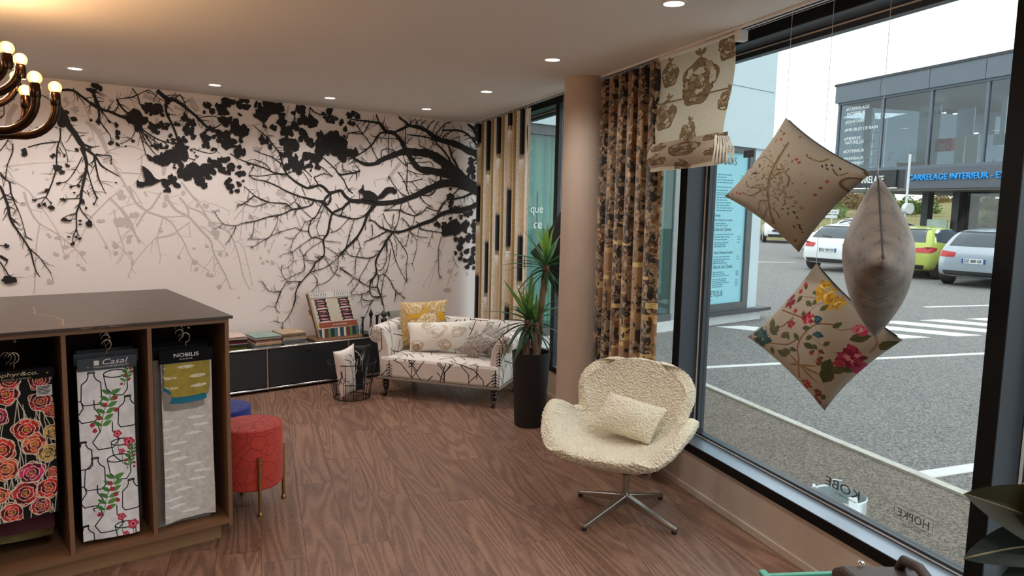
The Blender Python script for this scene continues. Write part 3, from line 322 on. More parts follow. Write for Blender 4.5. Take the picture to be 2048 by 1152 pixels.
cr=nd(nt,'ShaderNodeValToRGB'); cr.color_ramp.elements[0].position=.22; cr.color_ramp.elements[0].color=lin((98,71,58)); cr.color_ramp.elements[1].position=.78; cr.color_ramp.elements[1].color=lin((152,118,98))
e=cr.color_ramp.elements.new(.5); e.color=lin((128,96,79)); nt.links.new(ad.outputs[0],cr.inputs['Fac'])
hs=nd(nt,'ShaderNodeHueSaturation'); mr=nd(nt,'ShaderNodeMapRange'); mr.inputs['To Min'].default_value=.88; mr.inputs['To Max'].default_value=1.1
nt.links.new(oi.outputs['Random'],mr.inputs['Value']); nt.links.new(mr.outputs[0],hs.inputs['Value']); nt.links.new(cr.outputs[0],hs.inputs['Color']); nt.links.new(hs.outputs[0],b.inputs['Base Color'])
b.inputs['Roughness'].default_value=.42; bp=nd(nt,'ShaderNodeBump',Strength=.12,Distance=.002); nt.links.new(ad.outputs[0],bp.inputs['Height']); nt.links.new(bp.outputs[0],b.inputs['Normal'])
floor = struct('floor')
fs=[(-4,-3),(wall_x(2.36,-3),-3),(wall_x(2.36,YW),YW),(-4,YW)]
MB().prism(fs,lambda a,b_,d:(a,b_,d),-.2,-.006).build('subfloor',mat('subfloor_dark',(58,42,36),.8),floor)
PW,PL=.196,1.22
pme=MB().box(0,PL-.0015,0,PW-.0015,-.006,0).mesh('plank'); pme.materials.append(mw)
bmx=bmesh.new(); bmx.from_mesh(pme); bmesh.ops.bevel(bmx,geom=[e for e in bmx.edges if all(v.co.z>-.001 for v in e.verts)],offset=.0012,segments=1); bmesh.ops.recalc_face_normals(bmx,faces=bmx.faces); bmx.to_mesh(pme); bmx.free()
ca,sa=math.cos(WA),math.sin(WA)
for r in range(21):
    k=2.335-PW*r; off=rnd.uniform(0,PL)
    for i in range(-1,8):
        w0=i*PL-off; cx_,cy_=w0+PL/2,k
        x=ca*cx_+sa*cy_; y=sa*cx_-ca*cy_
        if x*.618+y*.778<.55 or y>YW+.3 or (r>13 and y<1.5): continue
        o=bpy.data.objects.new('plank',pme); COL.objects.link(o); o.parent=floor; o.rotation_euler=(0,0,WA); o.location=(ca*w0+sa*k, sa*w0-ca*k,0)
# ceiling, stopping at the curtain track
ceil=struct('ceiling')
MB().prism([(-4,-3),(wall_x(2.2,-3),-3),(wall_x(2.2,YW),YW),(-4,YW)],lambda a,b_,d:(a,b_,d),CEIL,CEIL+.2).build('ceiling_slab',M_ceil,ceil)
slot=MB().prism([(wall_x(2.2,-3),-3),(wall_x(2.62,-3),-3),(wall_x(2.62,YW),YW),(wall_x(2.2,YW),YW)],lambda a,b_,d:(a,b_,d),2.6,2.7).build('pelmet_soffit',M_ceil,ceil)
# back wall with its printed mural
back=struct('wall_back')
MB().box(-4,wall_x(2.55,YW),YW,YW+.3,-.2,2.8).build('wall_panel',M_wallp,back)
bb=struct('baseboard_back'); MB().box(-4,wall_x(2.33,YW),YW-.012,YW,0,.05).build('skirting',M_paint,bb)
for nm,bx in (('wall_left',(-4.2,-4,-3.2,6.7)),('wall_front',(-4.2,wall_x(2.6,-3.2),-3.2,-3))):
    o=MB().box(*bx,-.2,2.8).build(nm,M_paint); o['kind']='structure'
LAYER=[0]
def strip(pts, ws, d, b):
    """flat ribbon on the wall following pts (x,z) with widths ws"""
    n=len(pts); vs=[]; LAYER[0]+=1; d+=LAYER[0]*1.5e-6
    for i,(x,z) in enumerate(pts):
        ax,az=pts[max(i-1,0)]; bx,bz=pts[min(i+1,n-1)]; dx,dz=bx-ax,bz-az; L=math.hypot(dx,dz) or 1
        nx,nz=-dz/L*ws[i]/2,dx/L*ws[i]/2; vs += [(x+nx,YW-d,z+nz),(x-nx,YW-d,z-nz)]
    b.add(vs,[(2*i,2*i+1,2*i+3,2*i+2) for i in range(n-1)])
def smooth_line(p, k=3):
    out=[]; n=len(p)
    for i in range(n-1):
        p0,p1,p2,p3=p[max(i-1,0)],p[i],p[i+1],p[min(i+2,n-1)]
        for j in range(k):
            t=j/k; out.append(tuple(.5*(2*p1[a]+(p2[a]-p0[a])*t+(2*p0[a]-5*p1[a]+4*p2[a]-p3[a])*t*t+(3*p1[a]-p0[a]-3*p2[a]+p3[a])*t**3) for a in (0,1)))
    out.append(p[-1]); return out
def branches(data, b, d, twig, seed):
    r=random.Random(seed); ZT=CEIL-.004
    for q in data:
        w0,w1=q[0]/1000,q[1]/1000; pts=smooth_line([(q[i]/1000,q[i+1]/1000) for i in range(2,len(q),2)]); n=len(pts)
        pts=[(x,min(z,ZT)) for x,z in pts]; ws=[max(.0042,(w0+(w1-w0)*i/(n-1))*1.25)*r.uniform(.85,1.15) for i in range(n)]; strip(pts,ws,d,b)
        L=sum(math.dist(pts[i],pts[i+1]) for i in range(n-1)); 
        for _ in range(int(L*twig)):
            i=r.randrange(1,n); (ax,az),(bx,bz)=pts[i-1],pts[i]; t=r.random(); x,z=ax+(bx-ax)*t,az+(bz-az)*t
            a=math.atan2(bz-az,bx-ax)+r.choice((-1,1))*r.uniform(.5,1.2); l=min(r.uniform(.016,.085)*(1+ws[i]*12),.14); ww=max(.0034,min(.008,ws[i]*.45)); p=[(x,z)]
            for s_ in range(3): a+=r.uniform(-.35,.35); p.append((p[-1][0]+l/3*math.cos(a),min(p[-1][1]+l/3*math.sin(a),ZT)))
            strip(p,[ww,ww*.8,ww*.65,ww*.4],d,b)
def leaves(data, b, d, seed):
    r=random.Random(seed); ZT=CEIL-.004
    for x,z,rx,ry,n,sz in data:
        for _ in range(n if n<3 else int(n*1.5)):
            a=r.uniform(0,6.28); q=math.sqrt(r.random()) if n>1 else 0; cx_,cz=x/1000+rx/1000*q*math.cos(a),z/1000+ry/1000*q*math.sin(a); LAYER[0]+=1; dd=d+LAYER[0]*1.5e-6; R=sz/1000*r.uniform(.7,1.2); an=r.uniform(0,6.28); asp=r.uniform(.6,.85); vs=[]
            for k in range(12):
                t=k/12*6.283; rr=R*(1+.12*math.sin(3*t+an)+.08*r.uniform(-1,1)); u=rr*math.cos(t)*(1.12 if k==0 else 1); v=rr*asp*math.sin(t)
                vs.append((min(cx_+u*math.cos(an)-v*math.sin(an),4.6),YW-dd,min(cz+u*math.sin(an)+v*math.cos(an),ZT)))
            b.add(vs,[tuple(range(12))])
M_ink=mat('mural_black_ink',(27,24,24),.75,noise=(2,.02)); M_ink2=mat('mural_grey_ink',(200,191,188),.75,noise=(2,.02))
# the print repeats mirrored further left, beyond the photograph's edge
mir=lambda D_,k0,st: [q[:k0]+[(-30-v if (i-k0)%2==0 else v) for i,v in enumerate(q[k0:],k0)] if k0 else [-30-q[0]]+q[1:] for q in D_ if q[k0]<2500]
GB+=mir(GB,2,2); BR+=mir(BR,2,2); LV+=mir(LV,0,0); GL+=mir(GL,0,0)
b2=MB(); branches(GB,b2,.0004,9,5); leaves(GL,b2,.0006,6); LAYER[0]=1200; b2.build('pale_branch_print',M_ink2,back,label='pale grey printed branches and buds of the mural',kind='stuff')
b1=MB(); branches(BR,b1,.002,27,7); leaves(LV,b1,.0022,8); b1.build('branch_print',M_ink,back,label='black printed branches and leaves of the mural',kind='stuff')
for nm,pts,lb in (('squirrel_print',SQ,'black printed squirrel silhouette on a mural branch'),('bird_print',BD,'black printed bird silhouette flying under the mural leaves')):
    p=[(pts[i]/1000,YW-.0115,pts[i+1]/1000) for i in range(0,len(pts),2)]; MB().add(p,[tuple(range(len(p)))]).build(nm,M_ink,back,label=lb)
# window wall: low plinth wall, baseboard, box frames, sashes, panes
def WF(name): return struct(name,(0,0,0),WA)
wr=WF('wall_right'); MB().box(-3.2,7.63,-2.5,-2.335,-.2,.235).build('plinth_wall',M_paint,wr)
MB().box(-3.2,7.63,-2.9,-2.5,2.6,4.0).build('facade_upstand',M_white,wr)
MB().box(-3.2,7.63,-2.337,-2.331,.224,.236).build('plinth_lip',M_paint,wr)
bbr=WF('baseboard_right'); MB().box(-3.2,7.63,-2.335,-2.322,0,.042).build('skirting',M_paint,bbr,bevel=.004)
MULL=[7.62,5.694,3.749,1.784,-.181]
t1=WF('trim_1')
M_sl=mat('satin_anodised_sill',(150,162,176),.32,metal=.75,noise=(3,.04))
MB().box(-3.2,7.63,-2.5,-2.33,.235,.288).build('window_sill',M_sl,t1,bevel=.002)
MB().box(-3.2,7.63,-2.5,-2.33,2.472,2.6).build('head_frame',M_alu,t1,bevel=.002)
for wv in MULL[1:]: MB().box(wv-.07,wv,-2.5,-2.33,.288,2.472).build('mullion',M_alu,t1,bevel=.002)
MB().box(7.56,7.63,-2.5,-2.33,.288,2.472).build('mullion',M_alu,t1)
# thin black sheets painting shade on the box frame's unlit room side
for wv in MULL[1:]: MB().box(wv-.069,wv-.001,-2.33,-2.327,.288,2.472).build('shade_face',M_aluB,t1)
MB().box(-3.2,7.63,-2.33,-2.327,.2365,.286).build('shade_face',M_aluB,t1); MB().box(-3.2,7.63,-2.33,-2.327,2.474,2.6).build('shade_face',M_aluB,t1)
for i,(a,b_) in enumerate(((5.694,7.56),(3.749,5.624),(1.784,3.679),(-.181,1.714)),1):
    wn=WF('window_%d'%i); 
    fr=MB(); z0,z1=.288,2.472; s_=.038
    for q in ((a,a+s_,z0,z1),(b_-s_,b_,z0,z1),(a+s_,b_-s_,z0,z0+.022),(a+s_,b_-s_,z1-s_,z1)): fr.box(q[0],q[1],-2.5,-2.455,q[2],q[3])
    fr.build('sash',M_alu,wn)
    gk=MB()
    for q in ((b_-.012,b_-.003,z0+.004,z1),(a+.003,a+.012,z0+.004,z1),(a,b_,z0+.004,z0+.009),(a,b_,z1-.012,z1-.006)): gk.box(q[0],q[1],-2.455,-2.45,q[2],q[3])
    gk.build('gasket_line',M_white,wn,label='thin pale gasket line')
    MB().box(a+s_,b_-s_,-2.482,-2.476,z0+.022,z1-s_).build('pane',M_glass,wn)
# small screw cap on the sill
MB().lathe([(.006,0),(.006,.002),(.002,.003)],10,(3.64,-2.36,.288)).build('screw_cap',M_white,t1)
# lettering on the glass, readable from outside
M_dec=mat('grey_decal',(70,74,76),.6)
wg=[o for o in bpy.data.objects if o.name=='window_3'][0]
def decal(name,txt,w,z,width,height): lettering(name,txt,M_dec,wg,frame((w,-2.4755,z),(1,0,0),(0,0,1)),width,height,.0006)
decal('decal_lettering','KOBE',2.41,.372,.205,.042); decal('decal_lettering','INTERIOR FABRICS',2.43,.352,.12,.008)
decal('decal_lettering','HOPKE',2.058,.393,.15,.034); decal('decal_lettering','TEXTILES',2.09,.362,.09,.012)
lo=MB()
for q in ((2.04,2.226,.381,.3825),(2.04,2.226,.4405,.442),(2.04,2.0415,.381,.442),(2.2245,2.226,.381,.442)): lo.box(q[0],q[1],-2.476,-2.4755,q[2],q[3])
lo.build('decal_border',M_dec,wg)
# curtain track along the ceiling
tr=WF('trim_2')
MB().box(-3,7.5,-2.2,-2.135,2.478,2.49).build('curtain_track',M_white,tr,bevel=.002)
gr=MB(); gr.box(-3,7.5,-2.156,-2.15,2.475,2.4782); gr.box(-3,7.5,-2.186,-2.18,2.475,2.4782); gr.build('track_groove',M_aluB,tr)
# round column
pl=struct('pillar',(3.497,3.651,0)); MB().lathe([(.142,0),(.142,CEIL)],48).build('column_shaft',M_paint,pl,smooth=40)
# ceiling lamps
M_led=mat('lit_led_disc',(255,244,230),.5,emit=((255,246,236),9))
d0=None
LL=['recessed ceiling lamp closest to the big shop window','recessed ceiling lamp beside the white column','recessed ceiling lamp before the striped curtain','recessed ceiling lamp above the small sofa','recessed ceiling lamp above the swatch book stand','recessed ceiling lamp above the blue stool','recessed ceiling lamp beside the chandelier bulbs']
for i,(x,y) in enumerate(LAMPS+LAMPS_BEHIND):
    lb=LL[i] if i<7 else 'recessed ceiling lamp behind the viewer'
    if d0 is None:
        d0=thing('ceiling_light',lb,'ceiling light',(x,y,CEIL),0,'recessed ceiling lamps')
        MB().lathe([(.056,0),(.056,-.004),(.044,-.007),(.041,-.002),(.041,0)],28).build('trim_ring',M_white,d0,smooth=40)
        MB().lathe([(.041,-.001),(.041,-.003)],24).build('lamp_lens',M_led,d0)
    else: dup(d0,(x,y,CEIL),0,lb,'recessed ceiling lamps')
# ---------------------------------------------------------------- outdoors
ZG=-.15
M_asph=mat('asphalt',(126,125,124),.9,noise=(1.2,.05))
nt=M_asph.node_tree; b=nt.nodes['Principled BSDF']; old=b.inputs['Base Color'].links[0].from_socket
tc=nd(nt,'ShaderNodeTexCoord'); v=nd(nt,'ShaderNodeTexVoronoi',Scale=70.0); nt.links.new(tc.outputs['Object'],v.inputs['Vector'])
sp=nd(nt,'ShaderNodeSeparateColor'); nt.links.new(v.outputs['Color'],sp.inputs[0]); mr=nd(nt,'ShaderNodeMapRange'); mr.inputs['To Min'].default_value=.5; mr.inputs['To Max'].default_value=1.55
nt.links.new(sp.outputs[0],mr.inputs['Value']); hs=nd(nt,'ShaderNodeHueSaturation'); nt.links.new(old,hs.inputs['Color']); nt.links.new(mr.outputs[0],hs.inputs['Value']); nt.links.new(hs.outputs[0],b.inputs['Base Color'])
M_line=mat('worn_road_paint',(232,234,234),.8,noise=(25,.1)); M_lineold=mat('old_road_paint',(205,203,196),.85,noise=(14,.15))
gd=struct('ground'); MB().add([(2.6,-30,ZG),(90,-30,ZG),(90,70,ZG),(-30,70,ZG),(-30,7.5,ZG),(4.9,7.5,ZG)],[(0,1,2,3,4,5)]).build('asphalt_surface',M_asph,gd)
pv=mat('walk_asphalt',(120,112,103),.9,noise=(2,.06)); ntw=pv.node_tree; bw=ntw.nodes['Principled BSDF']; old=bw.inputs['Base Color'].links[0].from_socket
tc=nd(ntw,'ShaderNodeTexCoord'); v=nd(ntw,'ShaderNodeTexVoronoi',Scale=90.0); ntw.links.new(tc.outputs['Object'],v.inputs['Vector']); sp=nd(ntw,'ShaderNodeSeparateColor'); ntw.links.new(v.outputs['Color'],sp.inputs[0]); mr=nd(ntw,'ShaderNodeMapRange'); mr.inputs['To Min'].default_value=.45; mr.inputs['To Max'].default_value=1.6; ntw.links.new(sp.outputs[0],mr.inputs['Value']); hs=nd(ntw,'ShaderNodeHueSaturation'); ntw.links.new(old,hs.inputs['Color']); ntw.links.new(mr.outputs[0],hs.inputs['Value']); ntw.links.new(hs.outputs[0],bw.inputs['Base Color'])
MB().add([(2.62,-6,ZG+.004),(3.1,-6,ZG+.004),(5.08,1.697,ZG+.004),(6.105,4.54,ZG+.004),(6.9,6.8,ZG+.004),(4.85,6.8,ZG+.004)],[(0,1,2,3,4,5)]).build('walkway_surface',pv,gd)
def seg(a,b_,wd,h,nm,m):
    a=Vector((a[0],a[1],0)); b_=Vector((b_[0],b_[1],0)); d=(b_-a).normalized(); n=Vector((-d.y,d.x,0))*wd/2
    p=[a+n,b_+n,b_-n,a-n]; return MB().prism([(q.x,q.y) for q in p],lambda x,y,z:(x,y,z),ZG,ZG+h).build(nm,m,gd)
kerb=[(6.7,6.2),(6.105,4.54),(5.457,2.798),(5.082,1.697),(4.2,-.9),(2.6,-6)]
for a,b_ in zip(kerb[:-1],kerb[1:]): seg(a,b_,.075,.022,'kerb_strip',M_lineold)
seg((6.3,5.19),(8.69,4.278),.09,.005,'parking_line',M_line); seg((8.69,4.278),(14,2.15),.09,.005,'parking_line',M_line)
seg((5.25,2.02),(7.4,1.33),.12,.005,'parking_line',M_line); seg((4.3,-.5),(6.4,-1.2),.12,.005,'parking_line',M_line)
for i in range(6):      # zebra crossing
    o=Vector((9.55+i*.92,6.15-i*.36,0)); d=Vector((.34,-1.0,0)).normalized(); e=Vector((1,-.38,0)).normalized()*.5
    p=[o-d*.6,o-d*.6+e,o+d*1.25+e,o+d*1.25]; MB().prism([(q.x,q.y) for q in p],lambda x,y,z:(x,y,z),ZG,ZG+.005).build('zebra_stripe',M_line,gd)
for (x0,y0,x1,y1) in ((24,14,17,18),(30,21,20,27),(19,4.5,15,6.0)): seg((x0,y0),(x1,y1),.1,.005,'parking_line',M_line)
# weeds in the kerb joint
tf=MB(); rr=random.Random(2)
for i in range(40):
    x,y=5.79+rr.gauss(0,.05),3.68+rr.gauss(0,.12); a=rr.uniform(0,6.28); l=rr.uniform(.02,.06); tf.add([(x,y,ZG+.02),(x+.006,y,ZG+.02),(x+l*math.cos(a),y+l*math.sin(a),ZG+.02+l*.6)],[(0,1,2)])
wd=tf.build('weed_tuft',mat('weed_green',(120,150,60),.8)); tag(wd,'small green weed tuft growing in the pale kerb joint','weed'); wd['kind']='stuff'
# white neighbouring shop building
M_wb=mat('white_render',(192,210,218),.8,noise=(1.5,.02),bump=(40,.03)); M_fr=mat('grey_shop_frame',(86,92,94),.45,metal=.2); M_sill=mat('dark_shop_sill',(58,62,66),.5)
wb=thing('shop_building','white rendered shop building with a cyan price poster in its window','building',(7.8,9,ZG))
def pw(name,mb,m,**k): return mb.build(name,m,wb,**k)
o_=Vector((7.8,9,ZG))
def bxw(x0,x1,y0,y1,z0,z1): return MB().box(x0-o_.x,x1-o_.x,y0-o_.y,y1-o_.y,z0-o_.z,z1-o_.z)
pw('upper_wall',bxw(4.95,10.76,6.82,14,2.62,3.52),M_wb); pw('parapet_wall',bxw(4.95,10.74,6.81,14,3.525,6.2),M_wb)
pw('corner_pier',bxw(10.36,10.62,6.87,7.3,.05,2.62),M_wb); pw('pier_joint',bxw(8.45,8.66,6.88,7.2,-.0,2.62),mat('grey_stone_pier',(150,156,158),.85,noise=(9,.12),bump=(30,.2)))
pw('base_wall',bxw(4.95,10.72,6.84,14,ZG,0),mat('stained_base_render',(206,212,214),.85,noise=(5,.09)))
pw('sill_slab',bxw(8.75,10.87,6.74,7.0,0,.055),M_sill,bevel=.004); pw('side_wall',bxw(10.5,10.7,7.3,14,0,2.62),M_wb); pw('back_partition',bxw(4.95,10.5,7.6,7.7,0,2.62),mat('shop_partition',(196,214,218),.8))
fm=MB()
for q in ((10.22,10.36,.055,2.62),(8.98,9.1,.055,2.62),(9.1,10.22,.055,.17),(9.1,10.22,2.53,2.62),(8.66,8.74,0,2.62),(4.95,8.45,0,.1),(4.95,8.45,2.5,2.62),(7.0,7.08,.1,2.5),(5.2,5.26,.1,2.5)): fm.box(q[0]-o_.x,q[1]-o_.x,6.86-o_.y,6.94-o_.y,q[2]-o_.z,q[3]-o_.z)
pw('window_frame',fm,M_fr)
MG2=glass('shop_glass',(205,232,230),.06)
pw('shop_pane',bxw(4.95,8.45,6.9,6.91,.1,2.5),MG2); pw('side_pane',bxw(8.74,8.98,6.9,6.91,.1,2.5),MG2)
M_shut=mat('teal_side_poster',(132,176,170),.7,noise=(3,.08)); pw('side_poster',bxw(7.5,8.3,6.95,6.96,.4,2.3),M_shut)
cy=mat('cyan_poster',(146,204,218),.6,noise=(1.3,.04)); po=pw('price_poster',bxw(9.1,10.22,6.9,6.905,.17,2.53),cy,label='cyan printed price poster')
M_pt=mat('poster_print',(60,92,104),.7); M_pt2=mat('poster_fine_print',(104,164,180),.7)
def ptxt(t,x,z,w_,h,m=M_pt,par=po,dy=6.899): lettering('poster_lettering',t,m,par,frame((x-o_.x,dy-o_.y,z-o_.z),(1,0,0),(0,0,1)),w_,h,.001)
ptxt('DUBOIS',9.36,2.335,.56,.12); ptxt('BIOSTHETIQUE',8.98+.13,.27,.62,.105); ptxt('PARIS',9.25,.215,.2,.035)
ptxt('Forme',9.43,1.53,.14,.05); ptxt('Soins du Cheveu',9.43,1.31,.44,.06); ptxt('Soins Cheveux Expert',9.45,.94,.5,.06); ptxt('Soins du Cuir Chevelu',9.45,.725,.5,.06); ptxt('Brushing et coupe',9.43,1.46,.46,.04); 
rp_=random.Random(8); fine=MB()
for z in [2.17,2.13,2.09,2.05,1.98,1.93,1.89,1.86,1.82,1.78,1.74,1.70,1.66,1.62,1.42,1.39,1.25,1.21,1.17,1.12,1.09,1.06,.90,.86,.83,.80,.66,.63,.60,.55,.52,.49,.46,.43]:
    x=9.45; 
    while x<9.45+rp_.uniform(.2,.46): l=rp_.uniform(.03,.09); fine.box(x-o_.x,x+l-o_.x,6.898-o_.y,6.899-o_.y,z-o_.z,z+.016-o_.z); x+=l+.015
    if rp_.random()<.6: fine.box(10.05-o_.x,10.12-o_.x,6.898-o_.y,6.899-o_.y,z-o_.z,z+.014-o_.z)
    if rp_.random()<.35: fine.box(9.2-o_.x,9.27-o_.x,6.898-o_.y,6.899-o_.y,z-o_.z,z+.014-o_.z)
f_=fine.build('poster_fine_print',mat('poster_fine',(86,140,156),.7),po,kind='stuff')
M_wt=mat('white_vinyl_letter',(244,248,248),.6)
lettering('window_lettering','que',M_wt,wb,frame((5.735-o_.x,6.888-o_.y,1.52-o_.z),(1,0,0),(0,0,1)),.2,.1,.001); lettering('window_lettering','ce',M_wt,wb,frame((5.79-o_.x,6.888-o_.y,1.36-o_.z),(1,0,0),(0,0,1)),.13,.075,.001)
# striped sheet behind the neighbour's glass, painted as the reflection of our curtain
cvn=Cv(512,512,(226,232,226)); rr=random.Random(5)
for x in range(0,512,64):
    cvn.poly([(x+6,0),(x+22,0),(x+22,512),(x+6,512)],(206,204,168)); cvn.poly([(x+36,0),(x+50,0),(x+50,512),(x+36,512)],(196,214,216))
    for k in range(5): y=rr.randrange(512); cvn.ell(x+57,y,3,rr.randrange(10,50),(70,84,90))
M_crefl=printed('reflected_curtain_print',cvn)
ncv=MB(); ncv.grid(lambda u,v:(5.3+1.6*u-o_.x,7.2+.04*math.sin(u*60)-o_.y,.1+2.4*v-o_.z),80,4); pw('curtain_reflection',ncv,M_crefl,smooth=True,fix=False)
dp=thing('drainpipe','grey downpipe pair on the corner of the white shop building','pipe',(11.0,7.4,2.4))
MB().box(-.07,.02,-.06,.06,-2.55,.62).build('downpipe',M_wb,dp); MB().box(.04,.14,-.06,.06,-2.55,.6).build('downpipe',M_fr,dp); MB().box(-.1,.17,.0,.08,-.1,-.02).build('pipe_bracket',M_fr,dp)
# tile showroom across the car park, in the window wall's frame
KB=25
Wv0=Vector((.33088,.94367,0)); Nv0=Vector((.94367,-.33088,0))
tb=thing('tile_showroom','dark two-storey tile showroom building with blue lettering','building',(0,0,ZG),WA)
M_slate=mat('slate_cladding',(104,114,126),.55,metal=.1,noise=(.5,.04)); M_slD=mat('dark_cladding',(52,56,60),.5); M_in=mat('showroom_inside',(150,164,172),.8,noise=(.3,.05)); M_tg=glass('showroom_glass',(190,200,205),.07)
def bt(w0,w1,k0,k1,z0,z1): return MB().box(w0,w1,-k1,-k0,z0-ZG,z1-ZG)
W1=27.2; W0=9.0
for i,(a,b_) in enumerate(((W0,12.8),(12.8,15.2),(15.2,17.6),(17.6,19.98),(19.98,22.34),(22.34,24.73),(24.73,W1+.1))): bt(a+.012,b_-.012,KB-.18,KB+.1,6.56,7.3).build('parapet_panel',M_slate,tb)
bt(W0,W1+.14,KB-.22,KB+8,7.3,7.4).build('roof_coping',M_slD,tb); bt(W0,W1,KB,KB+8,6.5,7.3).build('roof_slab',M_slD,tb)
bt(W0,W1,KB+7.8,KB+8,2.6,6.6).build('rear_wall',M_in,tb); bt(W0,W1,KB,KB+8,3.4,3.53).build('floor_slab',M_in,tb)
for wv in (W1,24.73,22.34,19.98,17.6,15.2): bt(wv-.1,wv,KB-.06,KB+.06,3.5,6.56).build('mullion',M_slate,tb)
bt(W0,W1,KB-.08,KB+.06,6.47,6.58).build('head_rail',M_slate,tb); bt(W0,W1,KB-.1,KB+.06,3.45,3.58).build('bottom_rail',M_slate,tb)
ws=[W1,24.73,22.34,19.98,17.6,15.2,12.8]
for a,b_ in zip(ws[:-1],ws[1:]): bt(b_,a-.1,KB,KB+.012,3.58,6.47).build('pane',M_tg,tb)
bt(W1-.06,W1,KB+.06,KB+7.8,3.58,6.5).build('end_pane',M_tg,tb)
sgB=bt(23.55,W1,KB-.2,KB+.1,2.74,3.45).build('sign_panel',mat('black_sign_panel',(40,42,45),.5),tb,label='black sign panel with white lettering')
sgG=bt(W0,23.1,KB-.2,KB+.1,2.66,3.45).build('sign_panel',mat('slate_sign_panel',(92,98,108),.5,metal=.1),tb,label='slate sign panel with blue lettering'); bt(23.1,23.55,KB-.12,KB+.1,2.7,3.45).build('sign_joint',M_slD,tb)
bt(W0,W1,KB-.1,KB+8,2.58,2.7).build('canopy_soffit',mat('soffit',(120,118,114),.7),tb)
def bl(t,w,z,wid,h,m,par,k,depth=.03,bold=0): lettering('sign_lettering',t,m,par,frame((w,-k,z-ZG),(-1,0,0),(0,0,1)),wid,h,depth,bold=bold)
M_blue=mat('blue_sign_letter',(40,165,250),.4)
bl('CARRELAGE INTERIEUR - EXTERIEUR',22.9,2.98,5.35,.235,M_blue,sgG,KB-.205,.05,.02); bl('TOUT LE CARRELAGE',26.9,2.93,2.75,.3,M_wt,sgB,KB-.205)
for t,w,z,wd in (('#CARRELAGE',26.75,6.16,1.32),('INTERIEUR',26.67,5.95,1.05),('#SANITAIRE',26.75,5.6,1.1),('#MEUBLES DE BAIN',26.75,5.25,1.85),('#PIERRES',26.75,4.86,.95),('NATURELLES',26.66,4.69,1.05),('#EXTERIEUR',26.75,4.3,1.2),('#PANNEAUX',26.75,3.98,1.2),('PAREMENT',26.45,3.76,.95)): bl(t,w,z,wd,.145,M_wt,tb,KB-.012,.004)
for wx in (25.5,21.5,17.5,13.5):
    l=bpy.data.lights.new('showroom_fill','AREA'); l.energy=420; l.size=2.2; o=bpy.data.objects.new('showroom_fill',l); COL.objects.link(o); o.location=Wv0*wx+Nv0*28.5+Vector((0,0,6.4))  # unseen area lights added to brighten the showroom inside
# ground floor glazing, posts and door
for wv in (23.75,22.3,17.5): bt(wv-.16,wv+.16,26.7,27.0,ZG,2.6).build('post',M_slD,tb)
for a,b_ in ((17.66,19.9),(19.9,22.14),(14,17.34)): bt(a,b_,27,27.02,ZG,2.6).build('shopfront_pane',M_tg,tb); bt(b_-.05,b_+.05,26.95,27.07,ZG,2.6).build('shopfront_bar',M_slD,tb)
bt(14,22.3,30,30.1,ZG,2.6).build('shop_rear_wall',mat('shop_inside_dark',(74,70,64),.8,noise=(.6,.2)),tb)
bt(20.6,21.6,29.6,29.7,ZG,2.0).build('door_leaf',mat('brown_door',(90,60,46),.6),tb); bt(20.75,21.45,29.58,29.6,1.1,1.8).build('door_window',mat('pale_notice',(170,186,176),.7),tb)
bt(17.6,24,26.7,27.1,ZG,ZG+.1).build('threshold',M_slD,tb)
cl2=MB().lathe([(.36,0),(.36,2.6)],20,(22.9,-28.2,0)).build('concrete_column',mat('concrete_column',(120,122,118),.8),tb,smooth=40)
M_warm=mat('warm_bulb',(255,220,160),.5,emit=((255,214,150),5)); M_tube=mat('cool_tube_light',(255,250,235),.5,emit=((255,250,236),3))
for w,z in ((20.55,1.7),(21.5,1.75)): tag(MB().ball((w,-29.3,z-ZG),.07,8).build('globe_lamp',M_warm,None,rotz=WA,loc=(0,0,ZG)),'warm globe lamp inside the showroom door, %s'%('right one' if w<21 else 'left one'),'lamp','globe lamps')
bt(20.9,22,28.5,28.6,2.35,2.42).build('tube_light',M_tube,tb)
def sh(name,mb,m,label,cat,group=None): o=mb.build(name,m,None,rotz=WA,loc=(0,0,ZG)); return tag(o,label,cat,group)
sh('garden_poster',bt(22.45,23.4,26.5,26.55,.55,1.45),mat('garden_poster',(190,212,196),.7,noise=(3,.25)),'white and green garden poster on the showroom ground floor','poster')
M_slab=mat('pale_tile_slab',(206,216,214),.4,noise=(2,.05)); M_cream=mat('cream_tile_slab',(222,222,204),.4)
p1=sh('tile_sample',bt(22.3,23.3,KB+.5,KB+.56,3.6,5.95),M_slab,'large pale tile slab marked 120x24 behind the showroom glass','tile panel'); lettering('panel_lettering','120x240',mat('dark_print',(60,64,68),.6),p1,frame((23.22,-(KB+.495),5.57-ZG),(-1,0,0),(0,0,1)),1.05,.17,.004)
sh('tile_sample',bt(21.4,22.15,KB+1.2,KB+1.25,3.6,5.8),mat('grey_tile_slab',(168,184,194),.4),'grey tile slab leaning behind the red showroom box','tile panel')
r1=sh('red_display_box',bt(21.55,22.25,KB+.3,KB+.5,4.12,4.6),mat('red_box',(190,52,58),.5),'red display box with mirrored number in the showroom','box'); lettering('box_lettering','120',M_wt,r1,frame((21.66,-(KB+.295),4.18-ZG),(1,0,0),(0,0,1)),.42,.22,.004)
sh('tile_sample',bt(20.98,21.36,KB+.3,KB+.36,3.58,4.65),M_cream,'cream tile slab, left one of two in the showroom','tile panel'); sh('tile_sample',bt(20.42,20.8,KB+.3,KB+.36,3.58,4.65),M_cream,'cream tile slab, right one of two in the showroom','tile panel')
sh('display_cabinet',bt(20.2,20.75,KB+.8,KB+1.2,4.64,5.3),mat('grey_cabinet',(158,170,176),.6),'grey display cube beside the cream tile slabs','cabinet')
